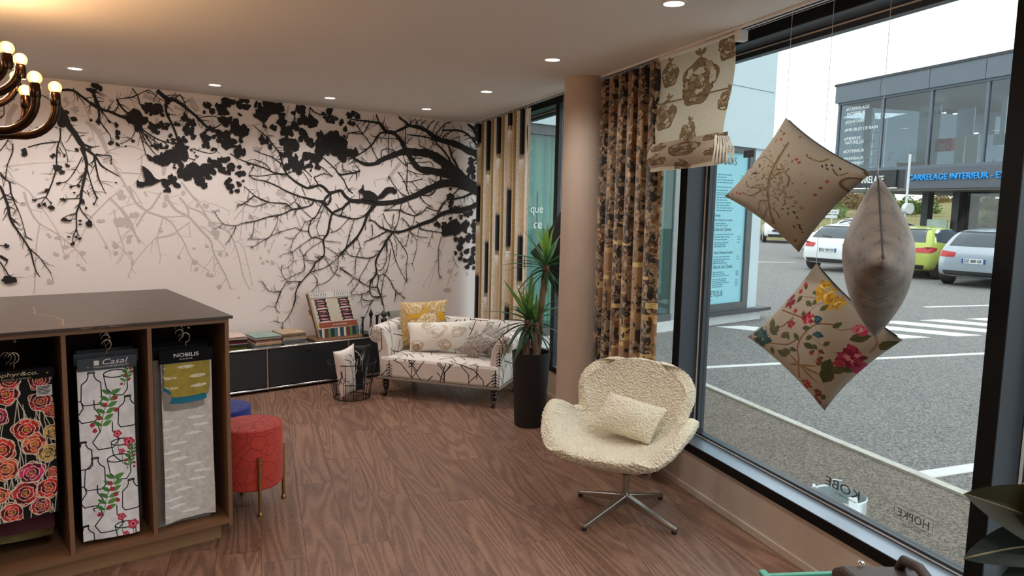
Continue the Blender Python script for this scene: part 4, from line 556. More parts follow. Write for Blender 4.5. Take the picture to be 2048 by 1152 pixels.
sh('tile_sample',bt(19.5,19.7,KB+.4,KB+.46,4.6,5.9),M_slab,'narrow white panel at the showroom right edge','tile panel'); sh('display_table',bt(19.2,19.9,KB+.4,KB+.9,4.2,4.6),M_slab,'white display counter in the showroom upper floor','table')
sh('tile_sample',bt(26.05,26.5,KB+.8,KB+.86,3.58,6.3),M_slab,'white tile slab behind the window lettering','tile panel')
la=thing('ladder','white step ladder standing behind the showroom glass','ladder',(0,0,ZG),WA)
for w in (25.5,24.8): bt(w-.03,w+.03,KB+.3,KB+.36,3.58,6.0 if w>25 else 5.65).build('rail',M_wt,la)
for i in range(6): bt(24.83,25.47,KB+.31,KB+.35,3.75+.34*i,3.79+.34*i).build('rung',M_wt,la)
for w,z,l in ((24.9,6.0,.6),(23.9,5.9,.8),(23.3,5.0,.6)): bt(w-l,w,KB+3,KB+3.1,z,z+.05).build('tube_light',M_tube,tb)
sh('plant_box',bt(22.5,23.9,KB+.15,KB+.42,3.58,3.75),mat('wood_plant_box',(150,120,84),.7),'wooden planter box on the showroom window floor','planter')
fb=MB(); rr=random.Random(12)
for i in range(160): w=rr.uniform(22.8,24.6); z=3.6+rr.random()*.6; fb.add([(w,-(KB+.4),z-ZG),(w+.03,-(KB+.42),z-ZG+.02),(w+rr.uniform(-.12,.12),-(KB+.4),z-ZG+.16)],[(0,1,2)])
sh('indoor_plant',fb,mat('indoor_plant_green',(74,92,62),.8),'leafy green plant in the showroom window','plant')
# planted bank behind the car park
hb=struct('hillside',(50,26,ZG),math.radians(113.6))
hm=MB(); hm.grid(lambda u,v:((u-.5)*60,8-22*v,3.2*(v**.8)+.25*math.sin(u*25)*v),40,12); hm.build('bank_slope',mat('dry_bank',(132,126,82),.95,noise=(.6,.25),bump=(3,.4)),hb,smooth=True)
M_lf=[mat('bush_green',(106,130,74),.8,noise=(3,.25),trans=.25),mat('bush_ochre',(152,134,84),.8,noise=(3,.25),trans=.25),mat('bush_dark',(64,86,52),.8,noise=(3,.25),trans=.25),mat('bush_brown',(136,112,78),.8,noise=(3,.25),trans=.25)]
rr=random.Random(31); bmes=[]
for k in range(4):
    b=MB()
    for i in range(900):
        th=rr.uniform(0,6.28); ph=math.acos(rr.uniform(0,1)); q=rr.uniform(.7,1.05)*(1+.25*math.sin(3*th+k)); p=Vector((q*math.sin(ph)*math.cos(th)*1.25,q*math.sin(ph)*math.sin(th)*1.25,q*math.cos(ph))); a=Vector((rr.gauss(0,1),rr.gauss(0,1),rr.gauss(0,1))).normalized()*.11; c=a.orthogonal().normalized()*.06
        b.add([p-a,p+c,p+a,p-c],[(0,1,2,3)])
    me=b.mesh('shrub'); me.materials.append(M_lf[k]); bmes.append(me)
names=['green','ochre','dark green','brown']
dx,dy=math.cos(math.radians(113.6)),math.sin(math.radians(113.6))
for i in range(36):
    s_=(rr.random()-.5)*44; t=rr.random(); k=rr.choice((0,0,1,1,2,3)); o=bpy.data.objects.new('shrub',bmes[k]); COL.objects.link(o)
    dd=-5.2+19*t; o.location=(50+dx*s_+dy*dd*1.0,26+dy*s_-dx*dd,ZG+3.0*(t**.8)-.1); sc=rr.uniform(.8,1.7); o.scale=(sc,sc,sc*rr.uniform(.8,1.1)); o.rotation_euler=(0,0,rr.uniform(0,6))
    tag(o,'%s shrub on the bank behind the car park'%names[k],'shrub','%s shrubs on the bank'%names[k])
fe=thing('mesh_fence','dark green wire fence along the foot of the bank','fence',(43.4,23.1,ZG),math.radians(113.6)); M_fen=mat('fence_green',(50,72,56),.6)
for i in range(-8,9): MB().box(i*2.5-.03,i*2.5+.03,-.03,.03,0,1.7).build('fence_post',M_fen,fe)
fwm=MB()
for z in (.2,.6,1.0,1.4,1.68): fwm.box(-20,20,-.006,.006,z,z+.012)
for i in range(160): fwm.box(-20+i*.25,-20+i*.25+.006,-.004,.004,.05,1.7)
fwm.build('fence_wire',M_fen,fe,kind='stuff')
# ---------------------------------------------------------------- cars
M_gl=mat('car_window',(62,74,86),.12,coat=.6,noise=(1,.05)); M_tyre=mat('tyre_rubber',(30,30,31),.85); M_rim=mat('alloy_rim',(176,178,180),.3,metal=.7); M_blk=mat('black_trim',(34,36,38),.6); M_red=mat('red_tail_light',(196,34,44),.2,coat=.5); M_pl=mat('white_plate',(226,230,232),.5); M_pbl=mat('plate_blue',(40,80,170),.5); M_pln=mat('plate_letter',(50,54,62),.5); M_lampw=mat('clear_lamp',(226,230,234),.15,coat=.5)
HATCH=[(0,.36,.55,.66,.66,.6),(.03,.28,.6,.78,.79,.7),(.12,.24,.7,.98,.86,.74),(.3,.22,.84,1.17,.88,.66),(.5,.22,.92,1.36,.89,.6),(.8,.2,.94,1.43,.9,.59),(1.5,.2,.95,1.46,.9,.59),(2.3,.2,.94,1.40,.9,.57),(2.75,.2,.93,1.2,.9,.62),(3.15,.2,.92,1.0,.9,.72),(3.7,.22,.8,.9,.88,.68),(4.1,.25,.65,.75,.82,.6),(4.25,.33,.52,.6,.68,.5)]
ESTATE=[(0,.36,.55,.66,.66,.6),(.03,.28,.62,.82,.79,.7),(.1,.24,.74,.99,.86,.76),(.26,.22,.88,1.2,.88,.68),(.42,.22,.93,1.37,.89,.62),(.7,.2,.95,1.44,.9,.6),(1.6,.2,.96,1.47,.9,.6),(2.6,.2,.95,1.42,.9,.58),(3.05,.2,.94,1.2,.9,.62),(3.45,.2,.93,1.0,.9,.72),(4.0,.22,.8,.9,.88,.68),(4.4,.25,.65,.75,.82,.6),(4.55,.33,.52,.6,.68,.5)]
SUV=[(0,.4,.6,.75,.7,.62),(.05,.34,.7,1.0,.84,.74),(.2,.32,.88,1.25,.88,.68),(.5,.3,.98,1.5,.9,.64),(1.5,.28,1.0,1.58,.91,.62),(2.5,.28,1.0,1.5,.91,.6),(2.95,.28,1.0,1.28,.91,.66),(3.3,.3,.98,1.08,.9,.76),(3.9,.32,.9,1.0,.88,.74),(4.15,.34,.75,.9,.86,.72),(4.3,.42,.62,.75,.76,.62)]
def car_body(st,name):
    b=MB(); n=0; vs=[]
    for x,zb,zl,zt,w_,wt in st:
        h=[(0,zb),(w_*.88,zb),(w_*.98,zb+.1),(w_,(zb+zl)/2),(w_*.985,zl),(wt+.04,zt-.07),(wt*.86,zt),(0,zt+.02)]
        ring=h+[(-y,z) for y,z in h[-2:0:-1]]; n=len(ring); vs += [(x,y,z) for y,z in ring]
    m=len(st); fs=[(i*n+k,i*n+(k+1)%n,(i+1)*n+(k+1)%n,(i+1)*n+k) for i in range(m-1) for k in range(n)]+[tuple(range(n))[::-1],tuple(range((m-1)*n,m*n))]
    b.add(vs,fs); me=b.mesh(name); o=bpy.data.objects.new(name,me); COL.objects.link(o); sb=o.modifiers.new('s','SUBSURF'); sb.levels=2
    bpy.context.view_layer.update(); me2=bpy.data.meshes.new_from_object(o.evaluated_get(bpy.context.evaluated_depsgraph_get())); bpy.data.objects.remove(o)
    me2.polygons.foreach_set('use_smooth',[True]*len(me2.polygons)); return me2
def patch(bvh, axis, sgn, A, B, off=.008, n=10):
    """surface patch between two polylines A (top) and B (bottom) of (a,z), cast onto the body along axis x or y from side sgn"""
    b=MB()
    def at(L,t): 
        k=min(int(t*(len(L)-1)),len(L)-2); f=t*(len(L)-1)-k; return (L[k][0]+(L[k+1][0]-L[k][0])*f, L[k][1]+(L[k+1][1]-L[k][1])*f)
    def fn(u,v):
        a=at(A,u); c=at(B,u); p=(a[0]+(c[0]-a[0])*v,a[1]+(c[1]-a[1])*v)
        if axis=='x': o=Vector((8*sgn,p[0],p[1])); d=Vector((-sgn,0,0))
        else: o=Vector((p[0],3*sgn,p[1])); d=Vector((0,-sgn,0))
        h=bvh.ray_cast(o,d); q=h[0] if h[0] is not None else Vector((.6,p[0],p[1]) if axis=='x' else (p[0],.85*sgn,p[1])); return q-d*off
    return b.grid(fn,n,n)
def wheel(par,x,y,r=.31):
    s=1 if y>0 else -1
    t=MB().tube([(x,y-s*.2,r),(x,y-s*.02,r),(x,y,r)],[r,r,r*.93],26).build('wheel',M_tyre,par,smooth=40)
    rm=MB().tube([(x,y-s*.01,r),(x,y+s*.004,r)],[r*.68,r*.68],24); rm.build('wheel_disc',M_blk,t)
    sp=MB()
    for k in range(7):
        a=k*2*PI/7; c=Vector((math.cos(a),0,math.sin(a))); q=Vector((-c.z,0,c.x)); o=Vector((x,y+s*.004,r))
        sp.add([o+c*.03-q*.03,o+c*r*.66-q*.045,o+c*r*.66+q*.045,o+c*.03+q*.03]+[v+Vector((0,s*.014,0)) for v in (o+c*.03-q*.03,o+c*r*.66-q*.045,o+c*r*.66+q*.045,o+c*.03+q*.03)],[(0,1,2,3),(4,5,6,7),(0,1,5,4),(1,2,6,5),(2,3,7,6),(3,0,4,7)])
    sp.tube([(x+r*.68*math.cos(k*PI/14),y+s*.006,r+r*.68*math.sin(k*PI/14)) for k in range(28)],.02,6,True); sp.build('wheel_rim',M_rim,t)
def car(name,label,loc,rz,st,paint,plate=None,kind='rear'):
    t=thing(name,label,'car',loc,rz); me=car_body(st,'body'); bvh=BVHTree.FromPolygons([v.co.copy() for v in me.vertices],[tuple(p.vertices) for p in me.polygons]); link('body',me,paint,t)
    L=st[-1][0]; zt=max(s[3] for s in st)
    def P(nm,m,*a,**k): return patch(bvh,*a,**k).build(nm,m,t,True)
    suv=zt>1.5
    rw=1.02 if not suv else 1.08; h=zt-.11
    P('rear_window',M_gl,'x',-1,[(-.5,h),(.5,h)],[(-.63,rw),(.63,rw)]); P('rear_spoiler',M_blk,'x',-1,[(-.52,h+.035),(.52,h+.035)],[(-.52,h+.002),(.52,h+.002)],off=.012)
    wp=MB().tube([(.16,0,rw+.03),(.2,.3,rw+.06)],.012,6).build('rear_wiper',M_blk,t)
    for s in (-1,1):
        P('tail_light',M_red,'x',-1,[(s*.42,.86),(s*.8,.90)],[(s*.46,.74),(s*.84,.74)],off=.012); P('tail_light',M_red,'y',s,[(.06,.9),(.42,.87)],[(.08,.75),(.3,.78)],off=.01)
        P('side_window',M_gl,'y',s,[(.62,zt-.2),(.85,zt-.1),(1.6,zt-.08),(2.3 if L<4.4 else 2.6,zt-.12)],[(.5,1.04),(1.0,1.0),(1.8,1.0),(2.85 if L<4.4 else 3.1,1.02)],n=16)
        P('side_trim',M_blk,'y',s,[(.95,.33),(L-1.2,.33)],[(.95,.25),(L-1.2,.25)])
        for x in (.68,L-.85): wheel(t,x,s*(st[5][4]-.0))
    P('bumper_insert',M_blk,'x',-1,[(-.7,.4),(.7,.4)],[(-.66,.28),(.66,.28)],off=.012)
    P('windscreen',M_gl,'x',1,[(-.5,zt-.12),(.5,zt-.12)],[(-.62,1.05),(.62,1.05)])
    for s in (-1,1): P('headlight',M_lampw,'x',1,[(s*.5,.78),(s*.76,.8)],[(s*.5,.66),(s*.78,.66)]); 
    P('front_grille',M_blk,'x',1,[(-.45,.76),(.45,.76)],[(-.45,.64),(.45,.64)]); P('front_bumper_insert',M_blk,'x',1,[(-.68,.5),(.68,.5)],[(-.6,.32),(.6,.32)])
    if suv: P('skid_plate',M_rim,'x',1,[(-.5,.42),(.5,.42)],[(-.5,.39),(.5,.39)],off=.03)
    for sd,x in ((-1,-.012),(1,L+.004)):
        if sd==1 and kind=='rear': continue
        p=MB().box(x-.006,x+.006,-.26,.26,.6,.72).build('licence_plate',M_pl,t,label='white licence plate with blue ends')
        MB().box(x-.008,x+.008,-.26,-.22,.601,.719).build('plate_band',M_pbl,p); MB().box(x-.008,x+.008,.22,.26,.601,.719).build('plate_band',M_pbl,p)
        if plate: 
            F=frame((x-.009,.2,.625),(0,-1,0),(0,0,1)) if sd<0 else frame((x+.009,-.2,.625),(0,1,0),(0,0,1))
            lettering('plate_lettering',plate,M_pln,p,F,.4,.075,.003,bold=.01)
    return t
P_w=mat('white_car_paint',(236,240,242),.25,coat=.6,noise=(1,.01)); P_s=mat('silver_car_paint',(176,186,196),.25,metal=.5,coat=.6,noise=(1,.01)); P_g=mat('lime_car_paint',(190,202,92),.25,coat=.6,noise=(1,.01))
car('hatchback_car','white hatchback parked beyond the zebra crossing, seen from behind','' or (21.2,11.37,ZG),0,HATCH,P_w,'DL 969 EV')
car('estate_car','silver estate car parked beside the lime green car','' or (20.15,7.03,ZG),0,ESTATE,P_s,'DZ 488 GK')
car('compact_car','lime green compact car between the white and silver cars',(21.25,9.32,ZG),0,HATCH,P_g)
car('offroad_car','white offroad car facing the shop beside the white building',(41.0,25.4,ZG),math.radians(215),SUV,P_w,'FA 668 XS','front')
car('delivery_car','white car parked behind the white hatchback',(31.5,16.0,ZG),math.radians(8),SUV,P_w)
car('delivery_car','white car parked behind the lime green car',(27.2,11.15,ZG),math.radians(96),SUV,P_w)
# street furniture
M_post=mat('white_post',(222,226,226),.5)
def roadsign(name,label,x,y,h,plates):
    t=thing(name,label,'sign',(x,y,ZG),math.radians(-24)); MB().cyl((0,0,0),(0,0,h),.045).build('post',M_post,t,smooth=40); return t
t=roadsign('direction_sign','white direction sign on a post before the bank',36.2,19.3,1.9,1); MB().box(-.06,-.03,-.55,.55,1.7,1.95).build('sign_plate',M_post,t); MB().box(-.06,-.03,-.45,.45,1.5,1.66).build('sign_plate',M_post,t)
for y in (-.3,-.1,.1,.3): MB().box(-.064,-.06,y-.06,y+.06,1.8,1.84).build('sign_text_bar',M_pln,t)
t=roadsign('street_lamp','white lamp post with a round box beside the hanging grey cushion',28.6,12.4,4.0,1); MB().cyl((-.1,-.1,2.0),(-.1,-.3,2.0),.2).build('mirror_box',M_post,t)
t=roadsign('blue_road_sign','round blue road sign on a grey post',28.5,13.5,2.9,1); MB().tube([(-.06,0,2.72),(-.03,0,2.72)],.3,24).build('sign_disc',M_pbl,t); MB().box(-.066,-.06,-.12,.12,2.68,2.76).build('sign_arrow',M_wt,t)
# steel keg outside the glass
kg=thing('steel_keg','small white steel keg standing outside below the window','keg',(3.43,1.69,ZG)); kg.scale=(1.08,1.08,1.16); M_keg=mat('keg_steel',(206,216,220),.35,metal=.5,noise=(9,.06))
MB().lathe([(.1,0),(.114,.012),(.114,.06),(.108,.07),(.116,.1),(.116,.13),(.11,.145),(.116,.16),(.116,.235),(.1,.262),(.05,.275),(.02,.277),(.001,.277)],36).build('keg_body',M_keg,kg,smooth=30)
MB().lathe([(.11,.225),(.114,.235),(.114,.34),(.117,.348),(.112,.352),(.107,.345),(.108,.24)],36).build('top_ring',M_keg,kg,smooth=30)
MB().lathe([(.03,.275),(.03,.30),(.02,.305),(.001,.305)],16).build('valve',M_chrome,kg,smooth=30)
for a in (.6,2.2,4.1): MB().box(-.02,.02,-.006,.006,.3,.375).build('clip',M_keg,kg,loc=(.11*math.cos(a),.11*math.sin(a),0),rotz=a+1.57)
# ---------------------------------------------------------------- display island with hanging fabric books
M_wal=mat('walnut_board',(128,92,66),.5,noise=(3,.1))
nt=M_wal.node_tree; tcn=[n for n in nt.nodes if n.type=='TEX_NOISE'][0]; mpn=nd(nt,'ShaderNodeMapping'); mpn.inputs['Scale'].default_value=(1.5,14,14); tcw=nd(nt,'ShaderNodeTexCoord'); nt.links.new(tcw.outputs['Object'],mpn.inputs['Vector']); nt.links.new(mpn.outputs[0],tcn.inputs['Vector']); tcn.inputs['Detail'].default_value=5
M_walV=M_wal.copy(); M_walV.name='walnut_upright'; [n for n in M_walV.node_tree.nodes if n.type=='MAPPING'][0].inputs['Scale'].default_value=(14,14,1.5)
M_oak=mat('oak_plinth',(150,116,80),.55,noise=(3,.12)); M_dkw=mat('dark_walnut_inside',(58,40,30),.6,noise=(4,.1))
isl=thing('display_island','walnut display island with a dark marbled top and open hanging bays','cabinet',(0,3.458,0))
DX=1.17
def ib(name,x0,x1,y0,y1,z0,z1,m,**k): return MB().box(x0,x1,y0,y1,z0,z1).build(name,m,isl,**k)
mt=mat('marble_top',(70,60,55),.38,noise=(3,.06)); nt=mt.node_tree; b=nt.nodes['Principled BSDF']; base=b.inputs['Base Color'].links[0].from_socket
tc=nd(nt,'ShaderNodeTexCoord'); mp=nd(nt,'ShaderNodeMapping'); mp.inputs['Scale'].default_value=(.35,7,1); nt.links.new(tc.outputs['Object'],mp.inputs['Vector']); wv=nd(nt,'ShaderNodeTexNoise',Scale=3.0,Detail=5.0,Distortion=.25); nt.links.new(mp.outputs[0],wv.inputs['Vector'])
mm=nd(nt,'ShaderNodeMath',operation='MULTIPLY'); mm.inputs[1].default_value=40; nt.links.new(wv.outputs['Fac'],mm.inputs[0]); sn=nd(nt,'ShaderNodeMath',operation='SINE'); nt.links.new(mm.outputs[0],sn.inputs[0]); gt=nd(nt,'ShaderNodeMapRange'); gt.inputs['From Min'].default_value=.965; gt.inputs['From Max'].default_value=1.0; gt.inputs['To Max'].default_value=.5; nt.links.new(sn.outputs[0],gt.inputs['Value'])
mx=nd(nt,'ShaderNodeMix',data_type='RGBA'); nt.links.new(gt.outputs[0],mx.inputs['Factor']); nt.links.new(base,mx.inputs['A']); mx.inputs['B'].default_value=lin((150,124,98)); nt.links.new(mx.outputs['Result'],b.inputs['Base Color'])
top=ib('worktop',-1.2,1.078,-.01,DX+.06,1.078,1.091,mt,bevel=.002)
vein=MB(); rr=random.Random(4); px,py=.36,.72
for i in range(16): nx,ny=px+rr.uniform(-.012,.03),py-.042; vein.add([(px,py,1.0913),(px+.004,py,1.0913),(nx+.004,ny,1.0913),(nx,ny,1.0913)],[(0,1,2,3)]); px,py=nx,ny
vein.build('gold_vein',mat('gold_vein',(188,160,120),.5),top)
ib('top_rail',-1.2,1.042,0,DX,1.06,1.078,M_wal); ib('side_panel',1.042,1.06,0,DX,.07,1.078,M_walV); ib('side_panel',-1.218,-1.2,0,DX,.07,1.078,M_walV)
for x in (.386,.711,.06,-.27): ib('divider',x,x+.0175,.002,DX,.11,1.06,M_walV)
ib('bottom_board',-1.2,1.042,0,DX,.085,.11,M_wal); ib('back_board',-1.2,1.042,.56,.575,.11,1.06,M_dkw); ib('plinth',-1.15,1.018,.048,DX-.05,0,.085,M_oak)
M_hook=mat('nickel_hook',(198,188,172),.2,metal=1); M_brass=mat('antique_brass',(176,150,104),.3,metal=1); M_iron=mat('gunmetal_rod',(120,112,100),.3,metal=1)
for x in (.233,.554,.891): MB().cyl((x,.03,1.046),(x,.55,1.046),.005,n=8).build('hanging_rail',M_iron,isl,smooth=40)
def rose(c,x,y,r,main,dark,cream,cen,rr):
    ph=rr.random()*6; c.ell(x,y,r*1.04,r*.96,cream,ph,.14,ph); c.ell(x,y,r*.97,r*.88,main,ph,.14,ph)
    lite=tuple(min(255,v*1.22+10) for v in main)
    for q,n in ((.72,6),(.46,5),(.24,4)):
        a0=rr.random()*6
        for k in range(n):
            a=a0+k*6.283/n+rr.uniform(-.15,.15); px,py=x+r*q*math.cos(a),y+r*q*.9*math.sin(a); w_=r*(.42 if q>.6 else .3 if q>.3 else .2)
            c.ell(px,py,w_,w_*.62,cream,a+1.57,.15,k); c.ell(px-.06*r*math.cos(a),py-.06*r*math.sin(a),w_*.93,w_*.58,(lite,main,dark)[(k+(1 if q<.6 else 0))%3],a+1.57,.15,k)
            c.line([(px+w_*.5*math.cos(a+1.57+t)*.9,py+w_*.45*math.sin(a+1.57+t)*.9) for t in (-.9,-.3,.3,.9)],max(1.2,r*.022),dark)
    c.ell(x,y,r*.17,r*.15,cen,0,.3,2)
    for k in range(7): c.ell(x+r*.1*math.cos(k),y+r*.1*math.sin(k),r*.03,r*.03,dark)
rr=random.Random(21)
c1=Cv(448,980,(22,20,20))
for i in range(70): x=rr.randrange(448); y=rr.randrange(980); c1.line([(x,y),(x+rr.randrange(-30,30),y+110),(x+rr.randrange(-60,60),y+300)],2.6,(222,212,192))
RP=[(45,465,50,0),(165,515,45,3),(10,555,42,1),(205,560,32,0),(110,625,52,0),(20,690,52,0),(135,692,48,2),(205,650,36,4),(185,738,42,4),(30,775,48,2),(120,810,52,1),(200,830,30,0),(0,880,38,2),(95,890,56,3),(182,890,48,0),(60,410,42,3),(165,425,42,3),(-50,500,46,1),(-45,640,48,0),(-50,820,46,4),(40,960,44,0),(150,960,40,3),(-50,930,44,0)]
PALS=[((206,48,44),(110,16,26)),((196,40,92),(92,14,50)),((226,92,56),(130,30,24)),((176,38,48),(84,12,24)),((186,150,70),(104,74,34))]
for x,y,r,k in RP: p=PALS[k]; rose(c1,94+x*1.647,(y-405)*1.647,r*1.6,p[0],p[1],(236,222,198),(206,178,70),rr)
M_f1=printed('rose_print',c1)
c2=Cv(448,1400,(243,242,245)); n_=fbm(448,1400,60,3)[:,:,None]; c2.a*=(.9+.18*n_).astype(np.float32)
def bottle(x,y,s): 
    K=(34,34,38); P=lambda a:[(x+s*u,y+s*v) for u,v in a]
    c2.line(P([(-.1,0),(.14,.0),(.12,.16),(.2,.3),(.36,.42),(.38,1.1),(.25,1.25),(-.3,1.25),(-.4,1.1),(-.36,.45),(-.16,.3),(-.1,.16),(-.1,0)]),4.4,K); c2.line(P([(-.12,.05),(.15,.05)]),4.2,K)
def jug(x,y,s):
    K=(34,34,38); c2.line([(x+s*.5*math.cos(t),y+s*.16*math.sin(t)) for t in np.linspace(0,6.3,26)],4.4,K); c2.line([(x-s*.5,y),(x-s*.4,y+s*.6),(x-s*.1,y+s*.9),(x+s*.3,y+s*.95),(x+s*.5,y+s*.7),(x+s*.5,y)],4.4,K)
def pot(x,y,s): c2.line([(x+s*u,y+s*v) for u,v in ((-.5,.1),(-.55,.0),(-.3,-.05),(-.2,.3),(-.5,.7),(-.3,1.0),(.3,.98),(.55,.7),(.3,.35),(.3,0))],4.4,(34,34,38))
def spray(x,y,s):
    c2.line([(x,y),(x+.1*s,y-.5*s),(x+.35*s,y-s)],3,(74,120,60))
    for t in (.15,.3,.45,.6,.75,.9): 
        q=(x+.33*s*t,y-s*t); c2.leaf(q[0],q[1],.28*s,.06*s,-.4,(96,150,78)); c2.leaf(q[0],q[1],.26*s,.05*s,-2.6,(80,132,66)); c2.ell(q[0]+rr.uniform(-.3,.3)*s,q[1]+.1*s,.055*s,.055*s,(190,50,80),0,.2)
def flower(x,y,s): c2.ell(x,y,s,s*.9,(206,60,90),0,.2,1); c2.ell(x,y,s*.6,s*.5,(236,130,150),0,.2,3); c2.ell(x,y,s*.28,s*.25,(140,20,48)); c2.line([(x,y+s*.6),(x+4,y+s*4)],2.6,(70,110,60))
for k in range(2):
    Y=k*690+20
    bottle(105,Y+10,210); jug(300,Y+40,190); pot(70,Y+240,170); bottle(390,Y+230,200); pot(200,Y+430,210); jug(330,Y+600,170); bottle(20,Y+560,180)
    spray(160,Y+500,330); spray(370,Y+140,200); flower(300,Y+530,34); flower(392,Y+610,44); flower(330,Y+680,26)
M_f2=printed('bottle_print',c2)
def tufts(w,h,bgc,seed,cols,dy,dark=None):
    c=Cv(w,h,bgc); n_=fbm(w,h,26,seed)[:,:,None]; c.a*=(.9+.2*n_).astype(np.float32); r=random.Random(seed); y=dy*.4; k=0
    while y<h:
        x=w*(.35+.3*math.sin(k*1.0))+w*.12; L=w*.34
        for i in range(int(L*1.6)): a=r.random(); e=math.sin(PI*a)**.7*dy*.16; c.ell(x+(a-.5)*L,y+r.uniform(-e,e),r.uniform(2,5),r.uniform(2,4),tuple(v*r.uniform(.9,1.04) for v in cols))
        x2=x-w*.62
        for i in range(int(L*.7)): a=r.random(); e=math.sin(PI*a)**.7*dy*.14; c.ell(x2+(a-.5)*L,y+r.uniform(-e,e),r.uniform(2,4),r.uniform(2,3),cols)
        y+=dy; k+=1
    return c
M_f3=printed('tufted_linen',tufts(448,1300,(214,209,204),5,(255,254,250),64)); M_f3b=printed('tufted_ochre',tufts(256,220,(166,148,66),6,(236,230,206),66)); M_f3c=printed('tufted_teal',tufts(256,80,(36,120,146),7,(200,226,226),60))
M_dkf=[mat('dark_fabric_a',(74,30,40),.9,noise=(14,.3)),mat('dark_fabric_b',(118,104,66),.9,noise=(18,.35)),mat('dark_fabric_c',(58,58,60),.9,noise=(30,.4)),mat('dark_fabric_d',(150,144,138),.9,noise=(20,.1))]
M_hdk=mat('black_card',(20,20,22),.85,spec=.2); M_hgr=mat('slate_card',(74,80,88),.8,spec=.2); M_gold=mat('gold_print',(206,182,150),.4); M_wht=mat('white_print',(232,232,232),.5)
def sheet(x0,x1,z0,z1,y,th,seed,amp=.006):
    """a limp hanging cloth with thickness"""
    r=random.Random(seed); p=[r.uniform(0,6) for _ in range(4)]; b=MB()
    def s(u,v): 
        d=(1-v); return amp*d*(math.sin(5*u+p[0]+2*v)+.5*math.sin(11*u+p[1]))+.003*math.sin(7*v+p[2])*d
    b.grid(lambda u,v:(x0+(x1-x0)*u+.006*math.sin(6*v+p[3])*(1-v)*(1 if u>.5 else -1)*.5,y+s(u,v),z0+(z1-z0)*v+.004*math.sin(5*u+p[1])*(1-v)),18,30)
    b.grid(lambda u,v:(x0+(x1-x0)*u,y+th+s(u,v),z0+(z1-z0)*v),18,30,True); return b
def hook(x,y,z,par,m):
    pts=[(x,y,z),(x,y,z+.03)]+[(x+.018*math.sin(a)*1.0,y,z+.052-.022*math.cos(a)) for a in np.linspace(.3,4.6,14)]
    MB().tube(pts,.0026,8).build('hook',m,par,smooth=True)
def hanger(label,x0,x1,zt,zh,zb,y,hm,fm,seed,xf=0,lean=.03):
    t=thing('fabric_hanger',label,'fabric sample',((x0+x1)/2,3.458+y,zh),0,'fabric sample hangers'); w=(x1-x0)/2
    hd=MB().box(-w,w,-.006,.01,0,zt-zh).build('header_card',hm,t,bevel=.001)
    fb=sheet(-w+.006+xf,w-.006+xf,zb-zh,.01,-.001,.004,seed).build('fabric',fm,t,smooth=True,fix=False)
    hook(0,.002,zt-zh,t,M_hook); return t,hd,fb
def bayset(xc,w,front,backs):
    pass
t,hd,fb=hanger('rose print fabric on a black header card, left bay of the island',.06+.03,.362,.925,.885,.30,.045,M_hdk,M_f1,3)
M_hd=M_gold
def hl(hd,txt,x,z,wid,h,m,y=-.0065,**k): lettering('header_lettering',txt,m,hd,frame((x,y,z),(1,0,0),(0,0,1)),wid,h,.0006,**k)
hl(hd,'Zéphyr&co.',-.085,.012,.165,.022,M_gold,shear=.15,bold=.01); hl(hd,'HOME LIVING',-.045,.003,.1,.006,M_gold); MB().tube([(.112,-.007,.02),(.112,-.006,.02)],.004,10).build('rivet',M_brass,hd)
lb=MB().box(.07,.125,-.012,-.0105,-.075,-.03).build('paper_label',M_white,fb); rl=MB()
for i in range(6): rl.box(.074,.12-.004*(i%3),-.0125,-.012,-.037-.006*i,-.034-.006*i)
rl.build('label_print',M_hdk,lb,kind='stuff')
t,hd,fb=hanger('white bottle print fabric on a slate header card, middle bay',.445,.672,.946,.892,.135,.042,M_hgr,M_f2,4,-.008)
hl(hd,'Casal',-.02,.022,.1,.024,M_wht,shear=.3); hl(hd,"TISSUS D'AMEUBLEMENT",-.055,.010,.13,.007,M_wht); MB().box(-.052,-.032,-.0068,-.006,.022,.042).build('logo_square',M_wht,hd)
for x in (-.075,.078): MB().tube([(x,-.007,.016),(x,-.006,.016)],.004,10).build('rivet',M_brass,hd)
t,hd,fb=hanger('white tufted linen on a black header card, right bay',.764,.995,.947,.886,.14,.042,M_hdk,M_f3,6)
hl(hd,'NOBILIS',-.055,.026,.108,.018,M_wht,bold=.02); hl(hd,'PARIS',-.03,.013,.055,.006,M_wht)
for nm,m,z0,dx,dy_ in (('swatch',M_f3b,-.155,0,-.013),('swatch',M_f3c,-.185,-.004,-.010),('swatch',M_dkf[3],-.215,-.006,-.008)): sheet(-.1+dx,.098+dx,z0,.0,dy_,.003,9).build(nm,m,t,smooth=True,fix=False)
for (x0,x1,zt,zh,zb,y,fm,nm) in ((.085,.35,.915,.88,.22,.10,M_dkf[0],'dark red fabric hanging behind the rose print'),(.07,.345,.91,.875,.17,.15,M_dkf[1],'olive patterned fabric deep in the left bay'),(.44,.69,.958,.905,.17,.1,M_dkf[2],'charcoal striped fabric behind the bottle print'),(.455,.68,.963,.91,.15,.15,M_dkf[1],'brown fabric deep in the middle bay'),(.742,.985,.957,.90,.10,.085,M_dkf[3],'pale linen hanging behind the tufted linen'),(.755,1.0,.965,.91,.15,.15,M_dkf[2],'dark fabric deep in the right bay')): hanger(nm,x0,x1,zt,zh,zb,y,M_hgr if x0<.5 and x0>.4 else M_hdk,fm,int(x0*100))
